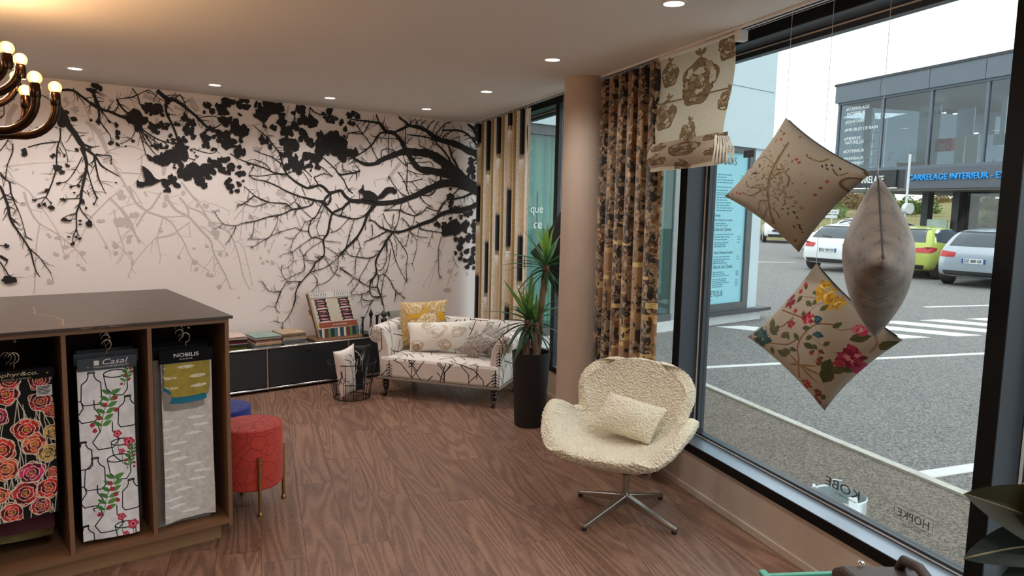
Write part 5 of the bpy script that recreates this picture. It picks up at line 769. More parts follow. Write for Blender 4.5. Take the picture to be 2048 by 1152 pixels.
# ---------------------------------------------------------------- stools
def velvet(n,rgb): 
    m=mat(n,rgb,.75,noise=(7,.14)); m.node_tree.nodes['Principled BSDF'].inputs['Sheen Weight'].default_value=.12; add_bump(m,16,.8,'cracks',.005); return m
M_leg=mat('brushed_gold_leg',(178,146,90),.35,metal=1)
def stool(label,loc,rz,m):
    s=thing('velvet_stool',label,'stool',loc,rz,'velvet stools'); prof=[(.001,.13),(.155,.13),(.163,.138),(.166,.16),(.167,.3),(.166,.43),(.163,.445),(.155,.452),(.08,.457),(.001,.458)]
    MB().lathe(prof,56).build('cushion_drum',m,s,smooth=35); MB().tube([(.164*math.cos(a),.164*math.sin(a),.446) for a in np.linspace(0,2*PI,49)[:-1]],.0035,6,True).build('piping',m,s,smooth=True)
    for k in range(4):
        a=PI/4+k*PI/2; x,y=.174*math.cos(a),.174*math.sin(a); l=MB().cyl((x,y,.02),(x,y,.315),.009,n=14).build('leg',M_leg,s,smooth=40); MB().lathe([(.001,0),(.014,.001),(.015,.012),(.009,.022),(.001,.022)],14,(x,y,0)).build('leg_foot',M_leg,l,smooth=40)
    return s
stool('terracotta red velvet stool on gold legs beside the island',(1.265,3.81,0),math.radians(-49),velvet('red_velvet',(196,62,48)))
stool('royal blue velvet stool behind the red stool',(1.235,4.22,0),math.radians(-20),velvet('blue_velvet',(38,54,148)))
# ---------------------------------------------------------------- low black sideboard
M_usm=mat('anthracite_steel_panel',(40,46,52),.35,noise=(2,.02),coat=.1)
sb=thing('sideboard','low anthracite metal sideboard with chrome tube frame along the mural wall','sideboard',(0,6.068,0))
XS=[.675,1.425,2.175,2.925,3.275]; Y1=.33
for a,b_ in zip(XS[:-1],XS[1:]):
    MB().box(a+.012,b_-.012,-.004,.004,.045,.365).build('door',M_usm,sb,bevel=.002); MB().box(a+.012,b_-.012,.01,Y1,.372,.378).build('top_panel',M_usm,sb)
    MB().box(a+.012,b_-.012,.01,Y1,.028,.034).build('bottom_panel',M_usm,sb)
for x in XS:
    MB().cyl((x,0,.03),(x,0,.38),.0095,n=12).build('upright_tube',M_chrome,sb,smooth=40); MB().cyl((x,0,.38),(x,Y1,.38),.0095,n=12).build('cross_tube',M_chrome,sb,smooth=40)
    for z in (.03,.38): MB().ball((x,0,z),.0128,8).build('joint_ball',M_chrome,sb,smooth=True)
    for y in (.0,Y1): MB().lathe([(.012,0),(.012,.006),(.005,.01),(.005,.022)],10,(x,y,0)).build('foot',M_blk,sb,smooth=40)
    MB().box(x-.004,x+.004,.01,Y1,.04,.37).build('side_panel',M_usm,sb)
for z in (.03,.38): MB().cyl((XS[0],0,z),(XS[-1],0,z),.0095,n=12).build('long_tube',M_chrome,sb,smooth=40); MB().cyl((XS[0],Y1,z),(XS[-1],Y1,z),.0095,n=12).build('long_tube',M_chrome,sb,smooth=40)
MB().box(XS[0],XS[-1],Y1-.006,Y1+.002,.04,.37).build('rear_panel',M_usm,sb)
for x in (2.55,1.8): MB().tube([(x,-.02,.335),(x,-.004,.335)],[.012,.013],14).build('lock_knob',M_chrome,sb,smooth=40)
ZS=.3795
# swatch books lying in three piles
def bookpile(x,y,rz,cols,w,d,lab,grp):
    z=ZS; r=random.Random(int(x*100))
    for i,(c,h,l) in enumerate(cols):
        t=thing('swatch_book',l,'book',(x+r.uniform(-.008,.008),y+r.uniform(-.008,.008),z),rz+r.uniform(-.04,.04),grp)
        MB().box(-w/2,w/2,-d/2,d/2,0,.003).build('back_cover',M_hdk if i%2 else M_white,t); n=max(3,int(h/.0035))
        pg=MB()
        for k in range(n): e=r.uniform(-.004,.004); pg.box(-w/2+.002,w/2-.002+e,-d/2+.002+e*.5,d/2-.002,.003+k*(h-.006)/n,.003+(k+.8)*(h-.006)/n)
        cm=mat('swatch_%d_%d_%d'%c,c,.9,noise=(30,.3)); pg.build('fabric_pages',cm,t,kind='stuff')
        MB().box(-w/2,w/2,-d/2,d/2,h-.003,h).build('cover_swatch',mat('swatch_top_%d_%d_%d'%c,tuple(min(255,v+14) for v in c),.9,noise=(22,.22)),t); z+=h+.0004
bookpile(1.9,6.235,-.06,[((120,118,52),.03,'olive swatch book at the base of the left pile'),((70,66,62),.02,'charcoal swatch book in the left pile'),((122,44,62),.022,'wine red swatch book in the left pile'),((66,40,48),.018,'dark plum swatch book in the left pile'),((176,156,150),.022,'pale pink swatch book topping the left pile')],.26,.24,'','swatch books in the left pile')
bookpile(2.195,6.235,.04,[((150,160,176),.016,'blue grey swatch book at the base of the middle pile'),((186,160,132),.022,'beige swatch book in the middle pile'),((206,150,150),.02,'pink swatch book in the middle pile'),((150,128,106),.018,'brown swatch book in the middle pile'),((122,142,134),.016,'sage green swatch book topping the middle pile')],.235,.25,'','swatch books in the middle pile')
bookpile(2.435,6.235,.03,[((196,176,160),.012,'thin cream swatch book under the right pile'),((118,124,128),.034,'grey swatch book in the right pile'),((206,190,166),.03,'sand swatch book in the right pile'),((160,136,112),.026,'tan linen swatch book topping the right pile')],.215,.25,'','swatch books in the right pile')
# book stand with an open fabric book
stn=thing('book_stand','slanted walnut stand holding the large fabric book','stand',(2.86,6.22,ZS),math.radians(3))
MB().box(-.235,.225,-.13,.15,0,.018).build('base_board',M_wal,stn,bevel=.002)
TL_=math.radians(16)
def tilt(m): return m
def sl(x,d,h): return (x-.055*(h/.42-.5)*1.0, -.06+d+h*math.sin(TL_)*1.0, .03+h*math.cos(TL_))
def slab(x0,x1,d0,d1,h0,h1): return MB().add([sl(x,d,h) for h in (h0,h1) for x,d in ((x0,d0),(x1,d0),(x1,d1),(x0,d1))],[(0,3,2,1),(4,5,6,7),(0,1,5,4),(1,2,6,5),(2,3,7,6),(3,0,4,7)])
slab(-.215,.2,.03,.045,-.012,.40).build('back_board',M_wal,stn); slab(-.22,.205,-.03,.03,-.016,-.004).build('ledge',M_wal,stn); slab(-.222,-.205,.03,.06,.2,.25).build('side_peg',M_wal,stn)
slab(-.05,.05,.045,.052,-.012,.3).build('strut',M_wal,stn)
c3=Cv(512,512,(196,188,172)); rr=random.Random(3); n_=fbm(512,512,8,4)[:,:,None]; c3.a*=(.93+.14*n_).astype(np.float32)
for X in (110,405):
    for k,Y in enumerate((18,78,150,205,250)):
        K=((36,34,38),(28,32,40),(36,34,38),(30,30,36),(36,34,38))[k]; c3.poly([(X-76,Y),(X+76,Y-6),(X+66,Y+28),(X+80,Y+56),(X-78,Y+58),(X-62,Y+30)],K); c3.ell(X,Y+24,50,9,(202,150,150),0,.2,k); c3.ell(X-30,Y+10,26,6,(136,52,66),0,.3,k); c3.ell(X+34,Y+42,30,6,(122,52,70),0,.3,k+2); c3.ell(X,Y+56,60,7,(226,206,200),0,.2,k)
c3.poly([(0,330),(512,318),(512,400),(0,408)],(226,220,206))
for x in range(10,512,62): c3.ell(x+14,360,22,30,(196,168,48),.2,.25,x)
for x in (160,480): c3.ell(x,355,26,12,(246,244,240),0,.4,x); c3.ell(x+30,335,30,14,(246,244,240),.3,.4,x)
c3.poly([(0,400),(512,392),(512,512),(0,512)],(42,58,66))
for i in range(14): x=i*40; cl=((40,70,84),(206,200,186),(120,38,52),(92,132,56),(36,44,52),(70,110,124),(216,208,190))[i%7]; c3.poly([(x,400),(x+30,400),(x+10,512),(x-20,512)],cl)
M_bk=printed('book_cover_print',c3)
bk=thing('fabric_book','large open fabric book with striped ikat cover on the stand','book',(2.86,6.22,ZS+.0),math.radians(3)); 
slab(-.205,.195,-.012,.029,-.003,.415).build('page_block',mat('page_edges',(188,176,164),.9,noise=(60,.25)),bk,label='thick block of fabric pages')
b=MB(); b.grid(lambda u,v:(lambda p:(p[0],p[1],p[2]))(sl(-.205+.4*u,-.0135-.003*math.sin(PI*v),-.003+.365*v)),8,16); b.build('cover_fabric',M_bk,bk,smooth=True,fix=False)
hb_=MB(); 
c4=Cv(512,64,(150,147,146))
for x in range(0,512,28): c4.line([(x,0),(x+28,64)],3,(236,234,232)); c4.line([(x+28,0),(x,64)],3,(236,234,232)); c4.ell(x,8,5,5,(240,238,236)); c4.ell(x+14,40,5,5,(240,238,236))
c4.poly([(206,0),(290,0),(290,64),(206,64)],(216,214,212)); 
hb_.grid(lambda u,v:sl(-.21+.41*u,-.018,.362+.06*v),4,2); hb_.build('header_band',printed('lattice_band',c4),bk,fix=False,label='silver lattice header band')
bt_=slab(-.19,.197,-.0165,-.014,.085,.135).build('paper_band',mat('red_brown_band',(146,74,52),.7,noise=(3,.1)),bk,label='red brown title band')
bm2=frame(Vector(sl(-.055,-.0185,.103)),(1,-.0,0),Vector(sl(0,0,.4))-Vector(sl(0,0,0))); lettering('band_lettering','LES ENCHANTEES',M_wht,bk,bm2,.14,.014,.0005)
# curtain finials on a small display block
fd=thing('finial_display','black block displaying slim curtain rod finials on the sideboard','display',(3.19,6.2,ZS)); M_fb=mat('satin_black_metal',(24,24,26),.35,metal=.3)
MB().box(-.11,.12,-.06,.06,0,.022).build('block_base',M_fb,fd,bevel=.002)
def rod(x,y,h,r,top,m=None):
    MB().cyl((x,y,.02),(x,y,h),r,n=14).build('rod',m or M_fb,fd,smooth=40); 
    if top: MB().lathe(top,18,(x,y,h)).build('finial',m or M_fb,fd,smooth=40)
rod(-.06,-.01,.165,.008,[(.008,0),(.012,.003),(.02,.006),(.021,.012),(.016,.017),(.001,.018)]); rod(.03,.0,.16,.008,[(.008,0),(.014,.006),(.009,.012),(.02,.03),(.021,.042),(.014,.06),(.006,.078),(.001,.095)]); rod(.005,-.03,.118,.007,None,M_chrome); rod(.022,-.03,.118,.007,None,M_chrome); rod(.1,.01,.17,.012,[(.012,0),(.019,.003),(.019,.014),(.001,.016)])
f2=thing('finial_display','black ball finials beside clear glass cylinders behind the sofa arm','display',(3.42,6.22,0)); 
MB().box(-.09,.17,-.07,.07,0,.36).build('cube_base',M_usm,f2,bevel=.003)
MB().cyl((-.05,0,.36),(-.05,0,.47),.01,n=12).build('rod',M_fb,f2,smooth=40); MB().ball((-.05,0,.5),.032,12).build('ball',M_fb,f2,smooth=True); MB().ball((-.04,.02,.56),.03,12).build('ball',mat('green_marble_ball',(52,60,50),.3,noise=(20,.3)),f2,smooth=True)
M_cg=glass('clear_cylinder_glass',(238,246,246),.3)
for z,x in ((.56,.03),(.5,.05)): MB().tube([(x-.03,0,z),(x+.12,0,z)],.03,20).build('glass_cylinder',M_cg,f2,smooth=40); MB().tube([(x-.036,0,z),(x-.028,0,z)],.034,20).build('collar',M_chrome,f2,smooth=40)
MB().box(.0,.012,-.02,.02,.36,.5).build('support',M_chrome,f2)
# ---------------------------------------------------------------- wire basket with two cushions
bs=thing('wire_basket','round black wire basket holding two cushions before the sideboard','basket',(2.69,5.52,0)); M_wire=mat('black_wire',(20,20,21),.45,metal=.4)
rb=lambda z: .145+.055*z/.31
for z in (.006,.14,.31): MB().tube([(rb(z)*math.cos(a),rb(z)*math.sin(a),z) for a in np.linspace(0,2*PI,49)[:-1]],.0035 if z<.3 else .0045,6,True).build('hoop',M_wire,bs,smooth=True)
for k in range(22): 
    a=k*2*PI/22; da=.08*(1 if k%2 else -1); MB().tube([(rb(.006)*math.cos(a+da),rb(.006)*math.sin(a+da),.006),(rb(.31)*math.cos(a),rb(.31)*math.sin(a),.31)],.0022,5).build('wire',M_wire,bs,smooth=True)
gb=MB()
for k in range(-4,5): h=math.sqrt(max(0,.145**2-(k*.032)**2)); gb.tube([(k*.032,-h,.006),(k*.032,h,.006)],.002,5)
gb.build('base_grid',M_wire,bs,kind='stuff')
def twigs(w,h,bgc,K,seed,n=26,wd=4.2,full=False):
    """straight-line branch print in the manner of stitched twigs"""
    c=Cv(w,h,bgc); n_=fbm(w,h,50,seed)[:,:,None]; c.a*=(.97+.06*n_).astype(np.float32); r=random.Random(seed)
    def dl(p):
        for (ax,ay),(bx,by) in zip(p[:-1],p[1:]):
            L=math.hypot(bx-ax,by-ay); m=max(1,int(L/16))
            for i in range(m): t0,t1=i/m,(i+.86)/m; j=r.uniform(-.7,.7); c.line([(ax+(bx-ax)*t0+j,ay+(by-ay)*t0),(ax+(bx-ax)*t1+j,ay+(by-ay)*t1)],wd*.5*r.uniform(.8,1.15),K)
    S=w/1024
    for i in range(n):
        x=(i%6+.2+r.random()*.6)/6*w; y=(i//6+r.random())/max(1,n//6)*h; q=r.random(); s=1 if r.random()<.5 else -1
        if q<.45: dl([(x,y),(x+s*150*S,y+210*S),(x+s*150*S+s*10,y+430*S)]); dl([(x+s*100*S,y+140*S),(x+s*190*S,y+50*S)]); dl([(x+s*150*S,y+210*S),(x+s*260*S,y+90*S),(x+s*340*S,y+60*S)])
        elif q<.7: dl([(x,y+300*S),(x,y+130*S),(x+s*90*S,y+40*S),(x+s*240*S,y)]); dl([(x,y+200*S),(x-s*90*S,y+110*S)])
        elif q<.85: dl([(x,y),(x+s*110*S,y+330*S)]); dl([(x+s*40*S,y+120*S),(x+s*150*S,y+10*S)])
        else:
            dl([(x,y),(x,y+150*S)])
            for k in range(5): dl([(x,y+(30+26*k)*S),(x-30*S,y+(52+26*k)*S)]); dl([(x,y+(30+26*k)*S),(x+30*S,y+(52+26*k)*S)])
    return c
M_tw=printed('twig_linen',twigs(1024,1024,(226,218,212),(30,27,28),11,n=30,wd=8),box=.95)
M_twp=printed('twig_cushion',twigs(512,512,(232,224,220),(30,27,28),17,n=14,wd=9)); M_twk=printed('twig_cushion_black',twigs(512,512,(22,21,22),(222,216,206),19,n=13,wd=9))
def cush(name,label,corners,th,m,group=None,**k):
    c=sum([Vector(q) for q in corners],Vector())/4; rel=[Vector(q)-c for q in corners]; o=pillow(name,rel,th,m,**k); o.location=c; return tag(o,label,'cushion',group)
cush('cushion','white cushion with black twig stitching in the wire basket',[(2.475,5.42,.43),(2.675,5.45,.475),(2.70,5.47,.06),(2.555,5.44,.02)],.13,M_twp,'cushions in the wire basket',pinch=.09)
cush('cushion','black cushion with white twig stitching in the wire basket',[(2.675,5.52,.455),(2.885,5.56,.43),(2.83,5.57,.03),(2.69,5.54,.02)],.11,M_twk,'cushions in the wire basket')
# ---------------------------------------------------------------- small sofa
SA=math.radians(-56.8); SO=(3.227,5.0125,0)
so=thing('sofa','small white sofa with black twig stitching on turned black legs','sofa',SO,SA)
def rbox(x0,x1,y0,y1,z0,z1,r):
    b=MB().box(x0,x1,y0,y1,z0,z1); return b
st=rbox(-.535,.535,-.04,.6,.165,.345,0).build('seat',M_tw,so,True if False else 40,bevel=.028)
sc=MB(); sc.grid(lambda u,v:(-.50+1.0*u,-.035+.53*v,.335+.035*(1-(2*u-1)**4)*(1-(2*v-1)**4)),24,16); sc.build('seat_top',M_tw,so,smooth=True)
# scrolled arms swept front to back
def arm_prof(s):
    P=[(.455,.34),(.462,.42),(.475,.48),(.50,.525)]
    P+=[(.575+.075*math.cos(a),.525+.075*math.sin(a)) for a in np.linspace(PI*.97,-.55*PI,16)]
    P+=[(.56,.42),(.545,.3),(.54,.17),(.47,.17)]
    return [(s*x,z) for x,z in P]
for s,nm in ((-1,'left'),(1,'right')):
    pr=arm_prof(s); a=MB().prism(pr,lambda p,z,d:(p,d,z+(0.02 if d>.3 else 0)),-.02,.58).build('arm',M_tw,so,smooth=50,bevel=.008)
    pleat=MB()
    for k in range(12):
        t=k*2*PI/12; pleat.tube([(s*.575+.012*math.cos(t),-.026,.525+.012*math.sin(t)),(s*.575+.06*math.cos(t),-.024,.525+.06*math.sin(t))],[.003,.006],6)
    pleat.build('pleat',M_tw,a,smooth=True); MB().tube([(s*.575,-.034,.525),(s*.575,-.022,.525)],[.008,.012],12).build('button',M_tw,a,smooth=40)
def back_prof():
    return [(.50,.17),(.47,.36),(.485,.46),(.51,.55)]+[(.575+.062*math.cos(a),.565+.062*math.sin(a)) for a in np.linspace(PI*.95,-.5*PI,14)]+[(.585,.45),(.6,.17)]
MB().prism(back_prof(),lambda p,z,d:(d,p,z),-.56,.56).build('backrest',M_tw,so,smooth=50,bevel=.006)
MB().box(-.545,.545,-.045,.6,.155,.168).build('bottom_rail',mat('sofa_hem',(150,140,132),.9),so)
M_lg=mat('black_turned_wood',(24,21,20),.3,coat=.3)
for x,y in ((-.49,0),(.49,0),(-.49,.55),(.49,.55)):
    l=MB().lathe([(.03,.16),(.034,.15),(.03,.138),(.022,.13),(.03,.12),(.031,.112),(.02,.1),(.028,.088),(.022,.07),(.015,.052),(.018,.046),(.012,.044),(.001,.043)][::-1],20,(x,y,0)).build('leg',M_lg,so,smooth=40)
    MB().tube([(x-.012,y-.02,.02),(x+.012,y-.02,.02)],.0195,18).build('caster',mat('dark_caster',(52,40,34),.4,metal=.3),l,smooth=40); MB().tube([(x,y,.05),(x,y-.012,.035),(x,y-.02,.02)],.008,8).build('caster_fork',M_brass,l)
def sw(x,y,z): c,s=math.cos(SA),math.sin(SA); return (SO[0]+c*x-s*y,SO[1]+s*x+c*y,z)
c5=Cv(640,640,(214,196,150)); rr=random.Random(9); n_=fbm(640,640,40,8)
c5.a[:]=np.where((n_>.0)[:,:,None],np.array((222,206,170)),0)
def fur(c,cx,cy,R,n,a0,a1,col,wd=2):
    for i in range(n): a=rr.uniform(a0,a1); r0=rr.uniform(.1,.9)*R; L=R*.16; x=cx+r0*math.cos(a); y=cy+r0*math.sin(a); c.line([(x,y),(x+L*math.cos(a+.3),y+L*math.sin(a+.3))],wd,col)
fur(c5,320,320,480,2600,0,6.28,(176,140,84)); 
c5.poly([(150,170),(260,190),(330,175),(390,120),(420,80),(430,110),(400,160),(360,200),(330,240),(230,250),(150,240),(110,250),(130,205)],(212,160,40)); c5.poly([(530,120),(600,170),(640,240),(640,300),(580,280),(540,220),(560,190)],(212,160,40))
for x,y,R in ((420,300,130),(230,370,100),(480,430,90),(560,90,80),(230,110,90)): c5.ell(x,y,R,R*.9,(228,218,196),0,.12,x); fur(c5,x,y,R,340,0,6.28,(186,152,92))
M_cy=printed('yellow_animal_print',c5.speckle(.08))
cush('cushion','yellow and cream patterned cushion standing against the sofa left arm',[sw(-.55,.36,.755),sw(-.115,.43,.80),sw(-.10,.33,.40),sw(-.50,.26,.365)],.15,M_cy,'cushions on the sofa',pinch=.05)
c6=Cv(720,400,(232,228,220)); 
def scroll(c,x,y,s,K,wd): 
    for k in range(5): a0=rr.random()*6; R=s*(.3+.16*k); c.line([(x+R*math.cos(a0+t)*(1+.1*math.sin(4*t)),y+R*.8*math.sin(a0+t)) for t in np.linspace(0,rr.uniform(1.5,3.5),14)],wd,K)
for x,y,s in ((360,130,130),(600,150,100),(120,330,110),(480,330,90),(230,60,60)): scroll(c6,x,y,s,(190,172,150),6); scroll(c6,x+10,y+8,s*.9,(206,190,170),4)
c6.ell(90,340,70,50,(196,170,146),.3,.3,1); scroll(c6,90,340,60,(150,122,100),5)
cush('cushion','long white lumbar cushion with beige flower scrolls on the sofa',[sw(-.41,.235,.60),sw(.185,.26,.655),sw(.16,.2,.41),sw(-.345,.15,.352)],.15,printed('beige_scroll_print',c6),'cushions on the sofa',pinch=.05)
c7=Cv(400,400,(150,142,136)); r2=np.random.default_rng(4)
for y in range(0,400,9):
    for x in range(0,400,11): v=r2.random(); c7.ell(x+(y//9%2)*5,y,5.2,3.2,(224,216,206) if v<.5 else (84,78,76) if v<.8 else (170,160,152),.5)
c7.line([(130,0),(110,60),(60,140),(0,180)],4,(30,28,28)); M_gr=printed('tweed_print',c7)
cush('cushion','grey tweed cushion tilted at the front right of the sofa seat',[sw(.262,.16,.60),sw(.452,.19,.515),sw(.275,.13,.36),sw(.075,.11,.42)],.11,M_gr,'cushions on the sofa',pinch=.05)
cush('cushion','grey tweed cushion tucked into the sofa right corner',[sw(.30,.33,.645),sw(.45,.36,.58),sw(.40,.2,.36),sw(.19,.24,.41)],.10,M_gr,'cushions on the sofa',pinch=.05)
# ---------------------------------------------------------------- window textiles
Wv=Vector((.33088,.94367,0)); Nv=Vector((.94367,-.33088,0))
def PW_(w,k,z): return Wv*w+Nv*k+Vector((0,0,z))
def folds(w0,w1,k,z0,z1,n,amp,sharp=.5,seed=1,drift=1):
    r=random.Random(seed); ph=[r.uniform(0,6) for _ in range(4)]
    def fn(u,v):
        a=2*PI*n*u+drift*.5*math.sin(3*u+ph[0])+.25*(1-v)*math.sin(5*u+ph[1]); s=math.sin(a); s=math.copysign(abs(s)**sharp,s)
        return (w0+(w1-w0)*u+.012*math.sin(2*a)+.02*(1-v)*math.sin(4*u+ph[2])*min(u,1-u)*2,-k+amp*s*(.8+.2*math.sin(ph[3]+2*v)),z0+(z1-z0)*v)
    return fn
cA=Cv(1000,1024,(226,218,208)); rr=random.Random(14); n_=fbm(1000,1024,5,4)[:,:,None]
def col(x,w_,c): cA.poly([(x,0),(x+w_,0),(x+w_,1024),(x,1024)],c)
x=0
while x<1000:
    col(x,58,(206,182,150)); y=rr.randrange(-200,0)
    while y<1100:
        h=rr.randrange(120,260); cA.poly([(x+2,y),(x+56,y),(x+56,y+h),(x+2,y+h)],(24,22,24))
        for i in range(14): q=x+2+i*3.8; cA.poly([(q,y+h),(q+3,y+h),(q+1.5,y+h+rr.randrange(5,44))],(24,22,24)); cA.poly([(q,y),(q+3,y),(q+1.5,y-rr.randrange(5,30))],(24,22,24)); cA.poly([(q,y+h+20),(q+4,y+h+20),(q+2,y+h+70)],(240,238,234))
        y+=h+rr.randrange(170,330)
    col(x+60,26,(246,244,240)); col(x+88,32,(222,206,182)); col(x+122,34,(182,146,74)); col(x+156,14,(246,244,240))
    for y in range(0,1024,5): cA.line([(x+122,y),(x+155,y)],1,(134,104,48))
    col(x+170,16,(246,244,240)); col(x+188,10,(150,118,66))
    for i in range(7): y=rr.randrange(1024); cA.poly([(x+66,y),(x+71,y),(x+71,y+rr.randrange(40,120)),(x+65,y+30)],(34,30,30))
    col(x+202,18,(222,206,182)); x+=222
cA.a*=(.88+.24*n_).astype(np.float32)
M_cA=printed('ikat_stripe',cA,trans=.18)
cu=thing('curtain','tall striped curtain with black brush blocks and ochre bands in the corner','curtain',(0,0,0),WA)
b=MB(); b.grid(folds(7.42,5.93,2.175,.02,2.462,9,.042,.7,3,.1),180,16); b.build('panel',M_cA,cu,smooth=True,fix=False)
hk=MB()
for i in range(19): hk.box(5.95+i*.08,5.956+i*.08,-2.178,-2.17,2.455,2.478)
hk.build('curtain_glider',M_white,cu,kind='stuff')
# velvet devore curtain
cB=Cv(900,1800,(158,128,94)); n1_=fbm(900,1800,150,6); n2_=fbm(900,1800,22,9,3); n3_=fbm(900,1800,40,31,4); n4_=fbm(900,1800,12,17,2)
cB.a[:]=np.array((150,124,96)); cB.a+= ((n1_-.5)*60)[:,:,None]
m1=(n2_+.35*(n1_-.5)>.56); cB.a[m1]=(58,46,38); m2=(n3_>.60)&~m1; cB.a[m2]=(128,84,46); m3=(n4_>.66)&(n1_>.5); cB.a[m3]=(34,30,30); m4=(n4_<.33)&(n2_<.5); cB.a[m4]=(186,164,132)
for i in range(70):
    y=rr.randrange(650,1800); x=rr.randrange(900); w_=rr.randrange(40,120); h=rr.randrange(10,34); cB.poly([(x,y),(x+w_,y-2),(x+w_,y+h),(x,y+h)],(214,186,128) if rr.random()<.7 else (196,160,104))
    if rr.random()<.5: cB.poly([(x,y+h),(x+w_,y+h),(x+w_,y+h+90),(x,y+h+90)],(160,124,84))
for i in range(420):
    x,y=rr.randrange(900),rr.randrange(1800); cB.leaf(x,y,rr.randrange(14,44),rr.randrange(4,11),rr.uniform(0,6.3),rr.choice(((40,34,32),(54,44,38),(96,64,38),(30,28,28))))
M_cB=printed('devore_velvet',cB,trans=.10,sheen=.5)
cv=thing('curtain','brown and gold floral velvet curtain hanging beside the column','curtain',(0,0,0),WA)
b=MB(); b.grid(folds(4.47,3.72,2.172,.02,2.465,6,.04,.45,8),140,20); b.build('panel',M_cB,cv,smooth=True,fix=False)
fr_=MB(); rr=random.Random(6)
for i in range(150):
    z=rr.uniform(.1,2.4); l=rr.uniform(.008,.026); fr_.add([(3.722,-2.17,z),(3.722,-2.17,z+.006),(3.722-l,-2.17+rr.uniform(-.01,.01),z+rr.uniform(-.01,.01))],[(0,1,2)])
    z=rr.uniform(.1,2.4); fr_.add([(4.468,-2.17,z),(4.468,-2.17,z+.006),(4.468+l,-2.17+rr.uniform(-.01,.01),z+rr.uniform(-.01,.01))],[(0,1,2)])
fr_.build('frayed_edge',mat('frayed_thread',(150,120,72),.9),cv,kind='stuff')
# roman blind
cD=Cv(760,760,(216,206,184)); n_=fbm(760,760,7,3)[:,:,None]; cD.a*=(.95+.1*n_).astype(np.float32); rr=random.Random(44); BK=(142,116,86); BD_=(118,92,66)
def bigrose(x,y,R):
    cD.ell(x,y,R*.92,R*1.02,BD_,0,.16,x); cD.ell(x,y,R*.89,R*.98,BK,0,.16,x)
    for q,n,w0 in ((.72,8,.34),(.42,6,.30),(.16,4,.22)):
        a0=rr.random()*6
        for k in range(n):
            a=a0+k*6.283/n+rr.uniform(-.25,.25); px,py=x+R*q*math.cos(a),y+R*q*1.05*math.sin(a); w_=R*w0*rr.uniform(.8,1.2)
            cD.ell(px,py,w_,w_*.62,BD_,a+1.57+rr.uniform(-.3,.3),.22,k+q); cD.ell(px-.03*R*math.cos(a),py-.04*R,w_*.86,w_*.5,((206,194,170),BK,(176,152,120))[(k+int(q*10))%3],a+1.57,.22,k)
    for k in range(18): a=rr.random()*6.28; q=rr.uniform(.1,.8)*R; t0=rr.random()*6; cD.line([(x+q*math.cos(a)+R*.16*math.cos(t0+t),y+q*math.sin(a)+R*.13*math.sin(t0+t)) for t in np.linspace(0,2.2,8)],2.4,BD_)
    cD.line([(x+10,y-R*.9),(x+16,y-R*1.2),(x,y-R*1.5)],9,BK)
    for s_ in (-1,1): cD.leaf(x+16,y-R*1.15,R*.4,R*.1,-1.57+s_*.9,BK)
bigrose(430,270,185); bigrose(110,150,100); bigrose(110,500,125); bigrose(700,70,95); bigrose(390,690,95); bigrose(730,480,75)
M_bl=printed('rose_blind_linen',cD,trans=.55)
bl_=thing('roman_blind','cream roman blind with brown roses, half drawn up','blind',(0,0,0),WA)
def bp(u,v):
    z=2.462-.475*v; w=3.735-.69*u; bow=.05*max(0,(v-.52)/.48)**1.5*u
    return (w+bow,-(2.15+.012*math.sin(PI*v*1.9)-.0*v),z-.006*math.sin(PI*u))
b=MB(); b.grid(lambda u,v:bp(u,1-v),24,30); b.build('panel',M_bl,bl_,smooth=True,fix=False); MB().tube([(3.735,-2.142,2.215),(3.04,-2.142,2.215)],.004,6).build('crease_batten',M_bl,bl_,smooth=True)
b=MB(); b.grid(lambda u,v:(3.735-.64*u,-(2.125-.03*math.sin(PI*v)),1.845+.15*v+.012*u),20,10); b.build('lower_fold',M_bl,bl_,smooth=True,fix=False)
for i in range(7):
    z=1.852+.004*i; pf=MB(); pf.grid(lambda u,v,i=i:(3.735-.66*u,-(2.118+.008*i+.0)+.003*math.sin(8*u+i),1.838+.003*i+.012*u+.145*v),14,3); pf.build('stacked_fold',M_bl,bl_,smooth=True,fix=False)
    ed=MB(); ed.tube([(3.085+.012*(i%2),-(2.098+.011*i),1.99+.006*math.sin(i*2.1)),(3.08-.004*i,-(2.096+.013*i),1.93),(3.092-.009*i,-(2.094+.014*i),1.872-.004*(i%3)),(3.087-.007*i,-(2.094+.014*i),1.862-.004*(i%3)),(3.08-.006*i,-(2.1+.013*i),1.93),(3.075,-(2.1+.011*i),1.99)],.0035,6); ed.build('folded_edge',mat('cream_hem',(222,214,198),.85),bl_,smooth=True)
MB().box(3.0,3.75,-2.18,-2.15,2.462,2.478).build('head_rail',M_white,bl_); MB().box(2.995,3.035,-2.19,-2.14,2.425,2.478).build('end_cap',M_white,bl_,bevel=.003)
# cushions hanging from threads in the window
M_thr=mat('clear_thread',(214,218,218),.4)
def hang(label,name,corners,th,m,ztop,zip_=None,**k):
    o=cush('hanging_cushion',label,corners,th,m,'cushions hanging in the window',**k); c=o.location; tp=max([Vector(q) for q in corners],key=lambda q:q.z)
    MB().cyl(tp-c,Vector((tp.x,tp.y,ztop))-c,.0009,n=5).build('thread',M_thr,o); 
    rel=[Vector(q)-c for q in corners]
    if zip_:
        e=edge_pts(rel,zip_[0],zip_[1],k.get('pinch',.07)); MB().tube(e[1:-1],.0032,6).build('zip_seam',M_blk,o,smooth=True)
    return o
def Dmap(L,T,B,S):
    L,T,B=[np.array(q,float) for q in (L,T,B)]; A=np.linalg.inv(np.array([T-L,B-L]).T)
    def f(x,y): q=A@(np.array((x,y),float)-L); return q[0]*S,q[1]*S
    return f
S_=760; rr=random.Random(77)
cE=Cv(S_,S_,(166,154,136)); D=Dmap((60,675),(515,65),(615,1090),S_); OL=(108,90,62); RD=(150,66,52); DK=(44,42,42)
